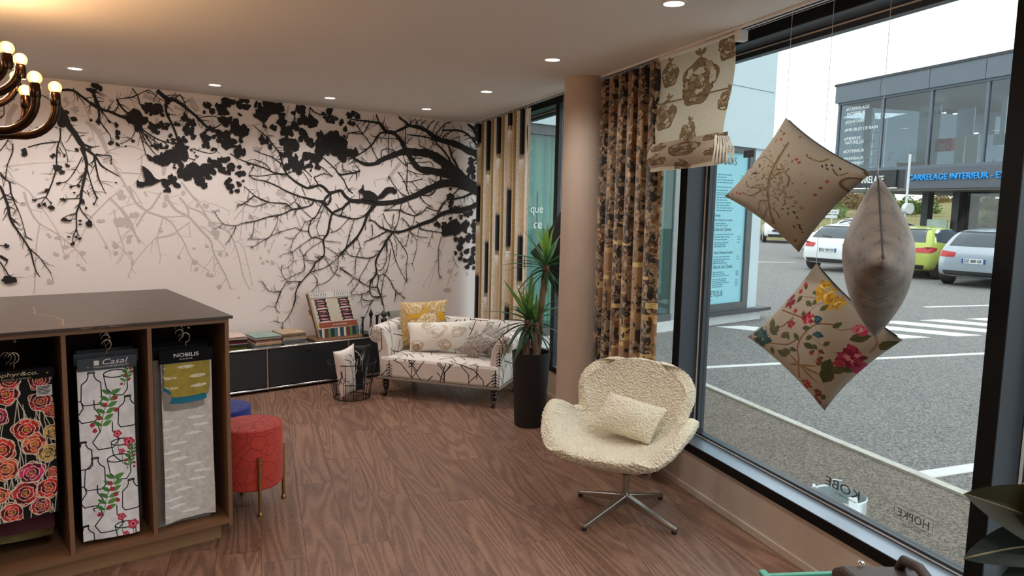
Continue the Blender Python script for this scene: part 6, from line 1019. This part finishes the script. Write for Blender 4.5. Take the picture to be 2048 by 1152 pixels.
def dline(c,D,pts,w_,cl): c.line([D(*p) for p in smooth_line(pts,4)],w_,cl)
for pts,w_ in (([(490,900),(490,700),(500,560),(540,420),(600,250)],9),([(500,600),(420,640),(330,680),(250,650)],7),([(490,640),(400,610),(310,600),(290,545)],6),([(480,720),(420,720),(390,780),(380,800)],6),([(500,560),(600,480),(660,520),(650,590)],7),([(520,500),(560,460),(600,460)],6),([(490,760),(540,800),(560,850)],6),([(440,830),(470,760)],6),([(540,420),(430,350),(360,370)],5),([(960,620),(940,560),(980,520),(1060,540),(1040,470)],9),([(760,360),(820,390),(860,370)],6),([(900,450),(930,500),(970,480)],5),([(560,340),(520,480),(500,560)],7),([(380,880),(420,850),(440,830)],5)): dline(cE,D,pts,w_*.95,OL); dline(cE,D,[(x+14,y+8) for x,y in pts],w_*.4,(158,138,104))
for i in range(190): x=rr.gauss(500,90); y=rr.gauss(560,170); p=D(x,y); cE.leaf(p[0],p[1],rr.randrange(18,40),6,rr.uniform(0,6.3),rr.choice((OL,(152,130,96),(116,96,66))))
for x,y in ((600,520),(610,560),(585,585),(580,620),(630,600),(625,640),(630,680),(660,685),(690,720),(720,760),(610,635)): p=D(x,y); cE.ell(p[0],p[1],13,13,(110,94,70)); cE.ell(p[0],p[1],7,7,(166,154,136))
for x,y in ((545,180),(690,375),(710,400),(880,550),(140,660),(190,650),(215,660),(230,658),(490,895),(810,655),(845,600),(300,430),(535,220),(620,1010)):
    p=D(x,y)
    for k in range(5): cE.leaf(p[0],p[1],15,4.5,k*1.26,RD)
p=D(350,490)
for k in range(6): cE.leaf(p[0]-10+k*4,p[1]-16+k*5,46,4,.5+.12*k,DK)
for x,y in ((400,440),(410,430),(850,440),(880,460),(900,430),(630,825),(675,815),(685,850),(650,920),(680,915),(690,930),(940,460),(870,430)): p=D(x,y); cE.leaf(p[0],p[1],30,5.5,rr.uniform(-1.3,-.4),DK)
M_E=printed('linen_tree_print',cE.speckle(.1,2),trans=.3)
cF=Cv(S_,S_,(184,174,158)); D=Dmap((55,595),(515,60),(575,1115),S_); GR=(86,92,54); BRN=(146,108,72)
for pts,w_ in (([(460,900),(490,760),(490,660),(540,560),(620,480),(720,480)],9),([(340,370),(430,400),(520,430),(620,470)],10),([(250,640),(360,645),(420,640),(500,590)],8),([(450,430),(380,490),(330,510)],9),([(490,790),(420,720)],6),([(490,800),(410,800)],6),([(490,800),(600,800)],7),([(500,810),(640,870)],6),([(510,820),(590,920)],6),([(700,470),(760,520),(840,490)],4),([(560,540),(640,620),(690,650)],3),([(450,270),(520,280),(600,290),(650,310)],3),([(560,390),(600,340),(640,320)],3),([(640,690),(620,750),(590,770)],3),([(930,540),(930,620),(900,680)],4)): dline(cF,D,pts,w_*.55,BRN); dline(cF,D,[(x+5,y+4) for x,y in pts],w_*.18,(96,70,48))
for x,y,an in ((420,720,1.2),(410,800,3.1),(605,800,.0),(640,870,.4),(590,920,.9)): p=D(490,800); q=D(x,y); L=math.dist(p,q); cF.leaf(p[0],p[1],L,10,math.atan2(q[1]-p[1],q[0]-p[0]),(150,118,76)); 
def lf(x,y,L,an,cl=GR): p=D(x,y); L*=1.25; cF.leaf(p[0],p[1],L,L*.3,an,cl); cF.line([p,(p[0]+L*math.cos(an),p[1]+L*math.sin(an))],1.5,(52,56,36))
for x,y,L,an in ((500,230,44,-1.2),(480,270,50,3.0),(550,250,46,.9),(520,310,54,1.4),(575,340,48,-.2),(520,380,44,2.2),(630,380,52,.1),(530,510,56,.8),(470,550,58,1.8),(420,555,44,2.4),(290,530,84,-1.0),(330,570,80,-1.7),(300,560,70,-.2),(360,590,72,.3),(560,600,50,.2),(540,630,70,1.2),(610,630,40,2.0),(670,640,44,.2),(430,670,50,1.2),(280,670,60,2.6),(320,700,78,1.3),(350,720,84,.5),(810,590,96,.5),(940,660,90,.1),(650,860,110,-.3),(630,920,120,-.2),(700,850,80,.1),(580,1040,44,.1),(720,505,54,.1),(590,700,30,0),(640,690,30,1),(630,750,34,.2),(620,780,34,.4),(750,830,60,.4)): lf(x,y,L,an,rr.choice((GR,(74,82,50),(98,100,58))))
def peony(x,y,R,a,b_,c_): 
    p=D(x,y)
    for k in range(16): t=rr.random()*6.28; q=rr.uniform(.3,.95)*R; cF.ell(p[0]+q*math.cos(t),p[1]+q*math.sin(t),R*.36,R*.28,a if k%3 else b_,t,.2,k)
    for k in range(12): t=rr.random()*6.28; q=rr.uniform(0,.5)*R; cF.ell(p[0]+q*math.cos(t),p[1]+q*math.sin(t),R*.2,R*.14,c_ if k%2 else b_,t,.3,k)
    for k in range(10): t=rr.random()*6.28; q=rr.uniform(.2,.9)*R; cF.line([(p[0]+q*math.cos(t)+R*.15*math.cos(t+s),p[1]+q*math.sin(t)+R*.15*math.sin(t+s)) for s in np.linspace(0,2,6)],1.6,tuple(v*.6 for v in a))
peony(185,580,86,(38,84,86),(28,64,70),(66,110,104)); peony(810,735,98,(176,60,88),(136,36,66),(226,150,160)); peony(640,270,60,(216,172,60),(196,140,40),(240,210,120)); peony(700,320,52,(216,172,60),(196,140,40),(240,210,120)); peony(605,215,40,(216,172,60),(196,140,40),(240,210,120)); peony(560,435,42,(190,52,72),(140,30,50),(222,130,140)); peony(860,515,40,(220,110,130),(196,70,100),(240,180,186)); peony(500,940,38,(196,60,60),(140,36,40),(226,140,120)); peony(390,310,44,(150,50,64),(120,34,50),(180,80,90)); peony(440,480,30,(186,48,70),(140,30,50),(214,110,120)); peony(630,445,30,(44,88,104),(32,66,84),(90,130,140)); peony(640,565,30,(52,100,112),(38,76,90),(100,140,146)); peony(575,995,28,(140,72,48),(110,50,36),(170,100,70)); peony(545,1055,34,(150,40,56),(116,28,42),(180,80,90))
for x,y in ((480,195),(455,240),(455,380),(590,700),(650,685),(635,750),(625,780)): p=D(x,y); cF.ell(p[0],p[1],17,16,(182,48,56) if y<500 else (140,70,50),0,.15,x)
M_F=printed('tree_of_life_print',cF.speckle(.08,3),trans=.25)
cG=Cv(512,512,(104,93,83)); n_=fbm(512,512,60,12,5)[:,:,None]; cG.a*=(.72+.6*n_).astype(np.float32); n2_=fbm(512,512,24,40,4); cG.a[(n2_>.62)]=cG.a[(n2_>.62)]*.8; M_G=printed('grey_velvet_print',cG,sheen=.5)
a=hang('linen cushion with a faint tree print, upper one hanging in the window','',[PW_(2.985,2.10,1.697),PW_(2.61,2.12,2.028),PW_(2.135,2.13,1.778),PW_(2.465,2.11,1.464)],.15,M_E,2.475,(1,2),pinch=.085)
b_=Vector(a['label'] and PW_(2.98,2.17,1.83)); 
MB().box(-.035,.035,-.002,.002,-.016,.016).build('woven_label',M_blk,a,loc=tuple(PW_(2.80,2.085,1.885)-a.location),rotz=WA)
hang('floral tree of life cushion, lower one hanging in the window','',[PW_(2.845,2.17,1.04),PW_(2.462,2.2,1.42),PW_(2.02,2.22,1.172),PW_(2.357,2.2,.815)],.15,M_F,2.475,(1,2),pinch=.085)
vd=Vector((.915,.40,0)); C0=PW_(2.085,2.13,1.47)
hang('grey velvet cushion hanging edge-on beside the window frame','',[C0-vd*.30+Vector((.0,-.035,0.0)),PW_(2.104,2.13,1.772),C0+vd*.22,PW_(2.062,2.13,1.165)],.235,M_G,2.475,(0,1),pinch=.03)
rt=Vector((.783,-.622,0)); C1=PW_(5.24,2.2,1.26); dg=rt*.22-Vector((.62,.78,0))*.2
hang('plain black cushion hanging behind the yucca beside the column','',[C1-dg,C1+Vector((0,0,.33)),C1+dg,C1-Vector((0,0,.33))],.13,mat('black_velvet',(16,16,17),.9,noise=(20,.1)),2.475,None)
# ---------------------------------------------------------------- yucca in a tall black pot
yu=thing('potted_yucca','yucca with two spiky crowns in a tall tapered black pot','plant',(3.44,4.085,0))
MB().lathe([(.001,0),(.112,0),(.114,.01),(.141,.545),(.143,.556),(.137,.558),(.133,.545),(.128,.5),(.001,.5)],48).build('pot',mat('matt_black_pot',(22,22,23),.55),yu,smooth=35)
MB().lathe([(.129,.5),(.08,.512),(.001,.515)],24).build('potting_soil',mat('potting_soil',(40,32,26),.95,bump=(60,.8)),yu,smooth=True)
M_tk=mat('yucca_trunk',(112,88,70),.9,noise=(26,.35),bump=(40,.8))
rr=random.Random(15)
def trunk(x0,y0,z0,x1,y1,z1,r):
    P=[]; R=[]
    for i in range(19): t=i/18; P.append((x0+(x1-x0)*t+.006*math.sin(9*t),y0+(y1-y0)*t,z0+(z1-z0)*t)); R.append(r*(1+.09*(i%2)))
    return MB().tube(P,R,12).build('trunk',M_tk,yu,smooth=True)
trunk(.035,-.02,.5,.115,-.01,1.20,.024); trunk(-.055,.0,.5,-.03,.01,.80,.027); trunk(.0,-.04,.5,.01,-.03,.78,.025); trunk(.06,.04,.5,.08,.05,.72,.022)
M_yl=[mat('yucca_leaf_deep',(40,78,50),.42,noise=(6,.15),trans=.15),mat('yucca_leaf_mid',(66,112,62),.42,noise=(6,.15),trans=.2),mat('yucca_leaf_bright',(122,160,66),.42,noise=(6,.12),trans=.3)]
def blade(L,w,droop,name,m):
    b=MB(); n=9; vs=[]
    for i in range(n+1):
        t=i/n; x=L*t; z=-droop*L*t*t; ww=w*(.45+1.1*t if t<.35 else .84*(1-((t-.35)/.65)**1.6)+.0015)/2
        vs += [(x,-ww,z+ww*.35),(x,0,z),(x,ww,z+ww*.35)]
    fs=[]
    for i in range(n): k=i*3; fs += [(k,k+3,k+4,k+1),(k+1,k+4,k+5,k+2)]
    b.add(vs,fs); me=b.mesh(name); me.materials.append(m); me.polygons.foreach_set('use_smooth',[True]*len(me.polygons)); return me
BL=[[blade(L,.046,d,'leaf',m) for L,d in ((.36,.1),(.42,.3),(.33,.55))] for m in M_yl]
def crown(cx_,cy_,cz,n,sc,seed,spread=1.0,up=.0):
    r=random.Random(seed)
    for i in range(n):
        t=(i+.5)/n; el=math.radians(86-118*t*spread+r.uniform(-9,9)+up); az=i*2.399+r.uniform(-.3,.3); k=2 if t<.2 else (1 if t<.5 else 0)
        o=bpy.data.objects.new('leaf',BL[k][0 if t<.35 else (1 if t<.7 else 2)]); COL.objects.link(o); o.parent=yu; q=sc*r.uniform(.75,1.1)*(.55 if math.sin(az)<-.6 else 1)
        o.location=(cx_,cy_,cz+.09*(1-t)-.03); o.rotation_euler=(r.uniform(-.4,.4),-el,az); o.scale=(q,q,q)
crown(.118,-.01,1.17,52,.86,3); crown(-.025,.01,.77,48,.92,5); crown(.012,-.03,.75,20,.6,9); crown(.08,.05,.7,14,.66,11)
# ---------------------------------------------------------------- boucle swan-shaped armchair
CA=math.radians(-64.5); ch=thing('swivel_armchair','cream boucle armchair with winged shell on a four-star metal base','chair',(2.83,2.55,0),CA)
M_bo=mat('cream_boucle',(240,230,206),.95,noise=(60,.1)); M_bo.node_tree.nodes['Principled BSDF'].inputs['Sheen Weight'].default_value=.3; add_bump(M_bo,95,.9,'voronoi',.012)
SP=[(0,-.335,.425,.17,.015,0),(.06,-.325,.385,.27,.05,0),(.15,-.27,.372,.325,.115,0),(.26,-.15,.368,.37,.20,0),(.36,-.02,.366,.385,.235,.02),(.45,.10,.378,.365,.19,.04),(.53,.185,.425,.31,.10,.06),(.60,.225,.49,.28,.03,.075),(.68,.25,.56,.295,.0,.075),(.76,.272,.63,.315,.0,.07),(.83,.288,.68,.31,.0,.06),(.89,.30,.72,.28,.0,.05),(.94,.308,.748,.235,.0,.035),(.975,.313,.764,.17,.0,.02),(1.0,.315,.77,.10,.0,.008)]
def spv(v):
    for a,b in zip(SP[:-1],SP[1:]):
        if v<=b[0]+1e-9: t=(v-a[0])/(b[0]-a[0]); t=max(0,min(1,t)); return [a[k]+(b[k]-a[k])*t for k in range(1,6)]
def shell(u,v):
    y,z,w_,lift,fw=spv(v); s=2*u-1; a=abs(s); x=w_*math.sin(s*PI/2*.96)/math.sin(PI/2*.96) if lift<.08 else w_*(s*1.12 if a<.75 else math.copysign(.84+.16*(1-((1-a)/.25)**2),s))
    ar=max(0,min(1,(v-.78)/.22)); return (x-.035,y-fw*a**2.2,z+lift*a**2.6-.012+.034*ar*ar*(1-a*a))
b=MB(); b.grid(shell,36,40); me=b.mesh('shell'); bm=bmesh.new(); bm.from_mesh(me); bmesh.ops.recalc_face_normals(bm,faces=bm.faces)
for _ in range(3): bmesh.ops.smooth_vert(bm,verts=[v for v in bm.verts if not v.is_boundary],factor=.5,use_axis_x=True,use_axis_y=True,use_axis_z=True)
bm.to_mesh(me); bm.free(); sh_=link('shell',me,M_bo,ch,True)
so_=sh_.modifiers.new('thickness','SOLIDIFY'); so_.thickness=.062; so_.offset=0; so_.use_rim=True
sb_=sh_.modifiers.new('round','SUBSURF'); sb_.levels=2; sb_.render_levels=2
tx=bpy.data.textures.new('boucle_loops','VORONOI'); tx.noise_scale=.011; dm=sh_.modifiers.new('loops','DISPLACE'); dm.texture=tx; dm.strength=-.009; dm.mid_level=.4; dm.texture_coords='LOCAL'
M_st=mat('brushed_steel_base',(168,164,158),.3,metal=1,noise=(30,.08))
MB().cyl((0,.0,.10),(0,.0,.24),.017,n=20).build('column',M_st,ch,smooth=40); MB().cyl((0,0,.22),(0,0,.345),.022,n=20).build('gas_spring',mat('dark_steel_tube',(104,98,92),.35,metal=1),ch,smooth=40)
MB().lathe([(.03,.085),(.026,.1),(.02,.12)],20).build('hub',M_st,ch,smooth=40); MB().box(-.1,.1,-.1,.1,.335,.35).build('seat_plate',M_blk,ch)
for i,(fx,fy) in enumerate(((2.794,2.898),(2.494,2.549),(2.849,2.239),(3.146,2.587))):
    ang=math.atan2(fy-2.565,fx-2.82)-CA; c,s=math.cos(ang),math.sin(ang); R=.33
    lg=MB(); vs=[]
    for r_,w_,z0,z1 in ((.0,.022,.075,.112),(.03,.024,.07,.108),(.30,.016,.018,.036),(R,.015,.014,.032)):
        for q,z in ((-w_,z0),(w_,z0),(w_*.8,z1),(-w_*.8,z1)): vs.append((r_*c-q*s,r_*s+q*c,z))
    lg.add(vs,[(0,1,2,3),(15,14,13,12)]+[(k*4+j,k*4+(j+1)%4,k*4+4+(j+1)%4,k*4+4+j) for k in range(3) for j in range(4)])
    l=lg.build('leg',M_st,ch,30,bevel=.004); MB().cyl((.315*c,.315*s,0),(.315*c,.315*s,.018),.014,n=14).build('foot_glide',M_blk,l,smooth=40)
def cw(x,y,z): c,s=math.cos(CA),math.sin(CA); return (2.83+c*x-s*y,2.55+s*x+c*y,z)
pc=cush('cushion','cream boucle cushion lying in the swivel armchair',[cw(-.15,.12,.625),cw(.175,.15,.565),cw(.125,-.01,.405),cw(-.215,-.02,.455)],.13,M_bo,None,pinch=.05,n=44,wrinkle=.003)
dm=pc.modifiers.new('loops','DISPLACE'); dm.texture=tx; dm.strength=-.007; dm.mid_level=.4; dm.texture_coords='LOCAL'
# ---------------------------------------------------------------- chandelier
CC=(-.498,3.634); chd=thing('chandelier','bronze chandelier with bare round bulbs in two tiers over the island','chandelier',(CC[0],CC[1],0)); M_br=mat('dark_bronze',(74,54,42),.22,metal=1,noise=(4,.06))
M_bulb=mat('lit_bulb_glass',(255,214,130),.2,emit=((255,190,96),2.6))
ntb=M_bulb.node_tree; trb=nd(ntb,'ShaderNodeBsdfTransparent'); mxb=nd(ntb,'ShaderNodeMixShader',Fac=.22); ntb.links.new(trb.outputs[0],mxb.inputs[1]); ntb.links.new(ntb.nodes['Principled BSDF'].outputs[0],mxb.inputs[2]); ntb.links.new(mxb.outputs[0],ntb.nodes['Material Output'].inputs['Surface'])
M_fil=mat('lit_filament',(255,240,200),.2,emit=((255,238,196),30))
MB().cyl((0,0,1.82),(0,0,2.45),.016,n=16).build('stem',M_br,chd,smooth=40); MB().lathe([(.001,2.45),(.02,2.452),(.06,2.47),(.065,2.49),(.001,2.49)],24).build('ceiling_cup',M_br,chd,smooth=40); MB().ball((0,0,1.9),.05,12).build('centre_ball',M_br,chd,smooth=True)
def arm(ang,R,z0,zs):
    c,s=math.cos(ang),math.sin(ang); P=[(0,z0+.012),(R*.5,z0),(R-.15,z0)]+[(R-.12+.12*math.sin(a),z0+.12-.12*math.cos(a)) for a in np.linspace(0.15,PI/2,9)]+[(R,zs)]
    a=MB().tube([(r*c,r*s,z) for r,z in P],.0152,14).build('arm',M_br,chd,smooth=40)
    MB().lathe([(.0162,zs-.045),(.018,zs-.04),(.018,zs+.0),(.0155,zs+.004),(.0155,zs+.008)],18,(R*c,R*s,0)).build('bulb_sleeve',M_br,a,smooth=40)
    g=MB().ball((R*c,R*s,zs+.026),.0235,10); o=g.build('bulb',M_bulb,a,smooth=True); MB().ball((R*c,R*s,zs+.028),.0125,8,1.35).build('filament',M_fil,a,smooth=True)
for d in (-29,-14.3,-2,62,98,134,170,206,242,278,310): arm(math.radians(d),.929 if d!=-2 else .82,1.858,2.025)
for d in (-34.5,-19.7,14,70,110,150,190,230,270,300): arm(math.radians(d),.835 if d>-30 else .885,2.0,2.108)
pb=[o for o in chd.children if o.name.startswith('arm')]
for x,y in ((.29,3.3),(.2,3.95),(-.5,3.63)):
    l=bpy.data.lights.new('chandelier_glow','POINT'); l.energy=CH_POWER; l.color=(1.0,.56,.26); l.shadow_soft_size=.05; o=bpy.data.objects.new('chandelier_glow',l); COL.objects.link(o); o.location=(x,y,2.2)
# ---------------------------------------------------------------- foreground corner
M_gc=mat('green_plastic',(84,160,138),.4); cr_=thing('folding_crate','green plastic folding crate rim standing under the window sill','crate',(2.36,1.17,0),math.radians(58))
for q in ((-.19,.19,-.15,-.142),(-.19,.19,.142,.15)): MB().box(q[0],q[1],q[2],q[3],.01,.285).build('side_wall',mat('green_plastic_dark',(36,92,78),.45),cr_)
for q in ((-.19,-.182),(.182,.19)): MB().box(q[0],q[1],-.15,.15,.01,.285).build('end_wall',MATS['green_plastic_dark'],cr_)
MB().box(-.19,.19,-.15,.15,0,.01).build('base',MATS['green_plastic_dark'],cr_)
rim=MB()
for q in ((-.2,.2,-.16,-.14),(-.2,.2,.14,.16)): rim.box(q[0],q[1],q[2],q[3],.28,.3)
for q in ((-.2,-.18),(.18,.2)): rim.box(q[0],q[1],-.14,.14,.28,.3)
rim.build('rim',M_gc,cr_,bevel=.004)
for y in (-.16,.14): MB().box(.14,.205,y-.004,y+.024,.295,.312).build('corner_latch',M_gc,cr_,bevel=.004)
M_lt=mat('dark_brown_leather',(58,46,42),.42,noise=(14,.12),bump=(60,.15)); sc_=thing('leather_case','dark brown leather case with steel rivets below the window sill','case',(1.985,.80,0),math.radians(52))
MB().box(-.15,.15,-.11,.11,0,.60).build('case_body',M_lt,sc_,bevel=.02); MB().prism([(-.155,.58),(-.15,.62),(-.1,.645),(.0,.652),(.1,.64),(.15,.61),(.155,.58)],lambda p,z,d:(p,d,z),-.115,.115).build('lid',M_lt,sc_,bevel=.012)
MB().tube([(-.09,-.05,.645),(-.07,-.05,.675),(.0,-.05,.69),(.07,-.05,.675),(.09,-.05,.64)],.014,10).build('handle',M_lt,sc_,smooth=True); MB().box(-.01,.012,-.118,.1,.648,.656).build('strap',M_lt,sc_,bevel=.002)
for x,y in ((-.11,-.08),(-.06,.04),(.09,-.08),(.11,.05),(-.12,.08)): MB().lathe([(.001,0),(.011,0),(.009,.004),(.001,.006)],14,(x,y,.645)).build('rivet',M_chrome,sc_,smooth=40)
# rubber plant at the right edge
rp2=thing('rubber_plant','dark rubber plant with large glossy leaves at the window frame','plant',(1.66,.30,0)); 
MB().lathe([(.001,0),(.12,0),(.15,.3),(.155,.31),(.14,.31),(.13,.27),(.001,.27)],32).build('pot',mat('grey_planter',(70,70,72),.6),rp2,smooth=35); MB().tube([(0,0,.27),(.01,.01,.6),(-.01,.0,.9),(.0,.01,1.3)],[.013,.012,.01,.007],10).build('stem',mat('ficus_stem',(72,60,46),.8),rp2,smooth=True)
M_fi=[mat('ficus_leaf_top',(34,44,40),.22,noise=(9,.15),coat=.35),mat('ficus_leaf_under',(46,44,20),.5,noise=(9,.15),trans=.2)]
def bigleaf(base,tip,w,up,m,fold=.25,curl=.1):
    o=Vector(rp2.location); B=Vector(base)-o; T=Vector(tip)-o; d=(T-B); L=d.length; d.normalize(); U=Vector(up); sd=d.cross(U).normalized(); U=sd.cross(d); b=MB()
    def fn(u,v):
        s=2*u-1; ww=w*math.sin(PI*min(1,v**.8))**.75*.5+.002; return B+d*L*v+sd*s*ww+U*(fold*abs(s)*ww+curl*L*math.sin(PI*v))
    b.grid(fn,10,16); l=b.build('leaf',m,rp2,smooth=True,fix=False); MB().tube([B+d*L*v+U*(curl*L*math.sin(PI*v)-.001) for v in np.linspace(-.12,1,14)],.0022,6).build('midrib',mat('ficus_rib',(120,112,78),.6),l,smooth=True); return l
bigleaf((1.60,.37,1.06),(1.418,.474,1.137),.10,(-.55,-.75,.35),M_fi[1],.5,.06)
bigleaf((1.61,.35,1.03),(1.408,.462,1.024),.085,(-.3,-.55,.8),M_fi[0],.15,.12)
bigleaf((1.62,.36,1.04),(1.49,.385,1.15),.12,(-.6,-.8,-.1),M_fi[1],.3,.05)
bigleaf((1.62,.33,.98),(1.44,.42,.975),.09,(-.3,-.5,.8),M_fi[0],.2,.1)
for q in range(6): a=q*1.05; bigleaf((1.66+.02*math.cos(a),.30+.02*math.sin(a),.6+.1*q),(1.66+.2*math.cos(a+3.6),.30+.2*math.sin(a+3.6),.66+.1*q),.09,(0,0,1),M_fi[q%2],.2,.1) if math.cos(a+3.6)*.618+math.sin(a+3.6)*.0>-.9 else None
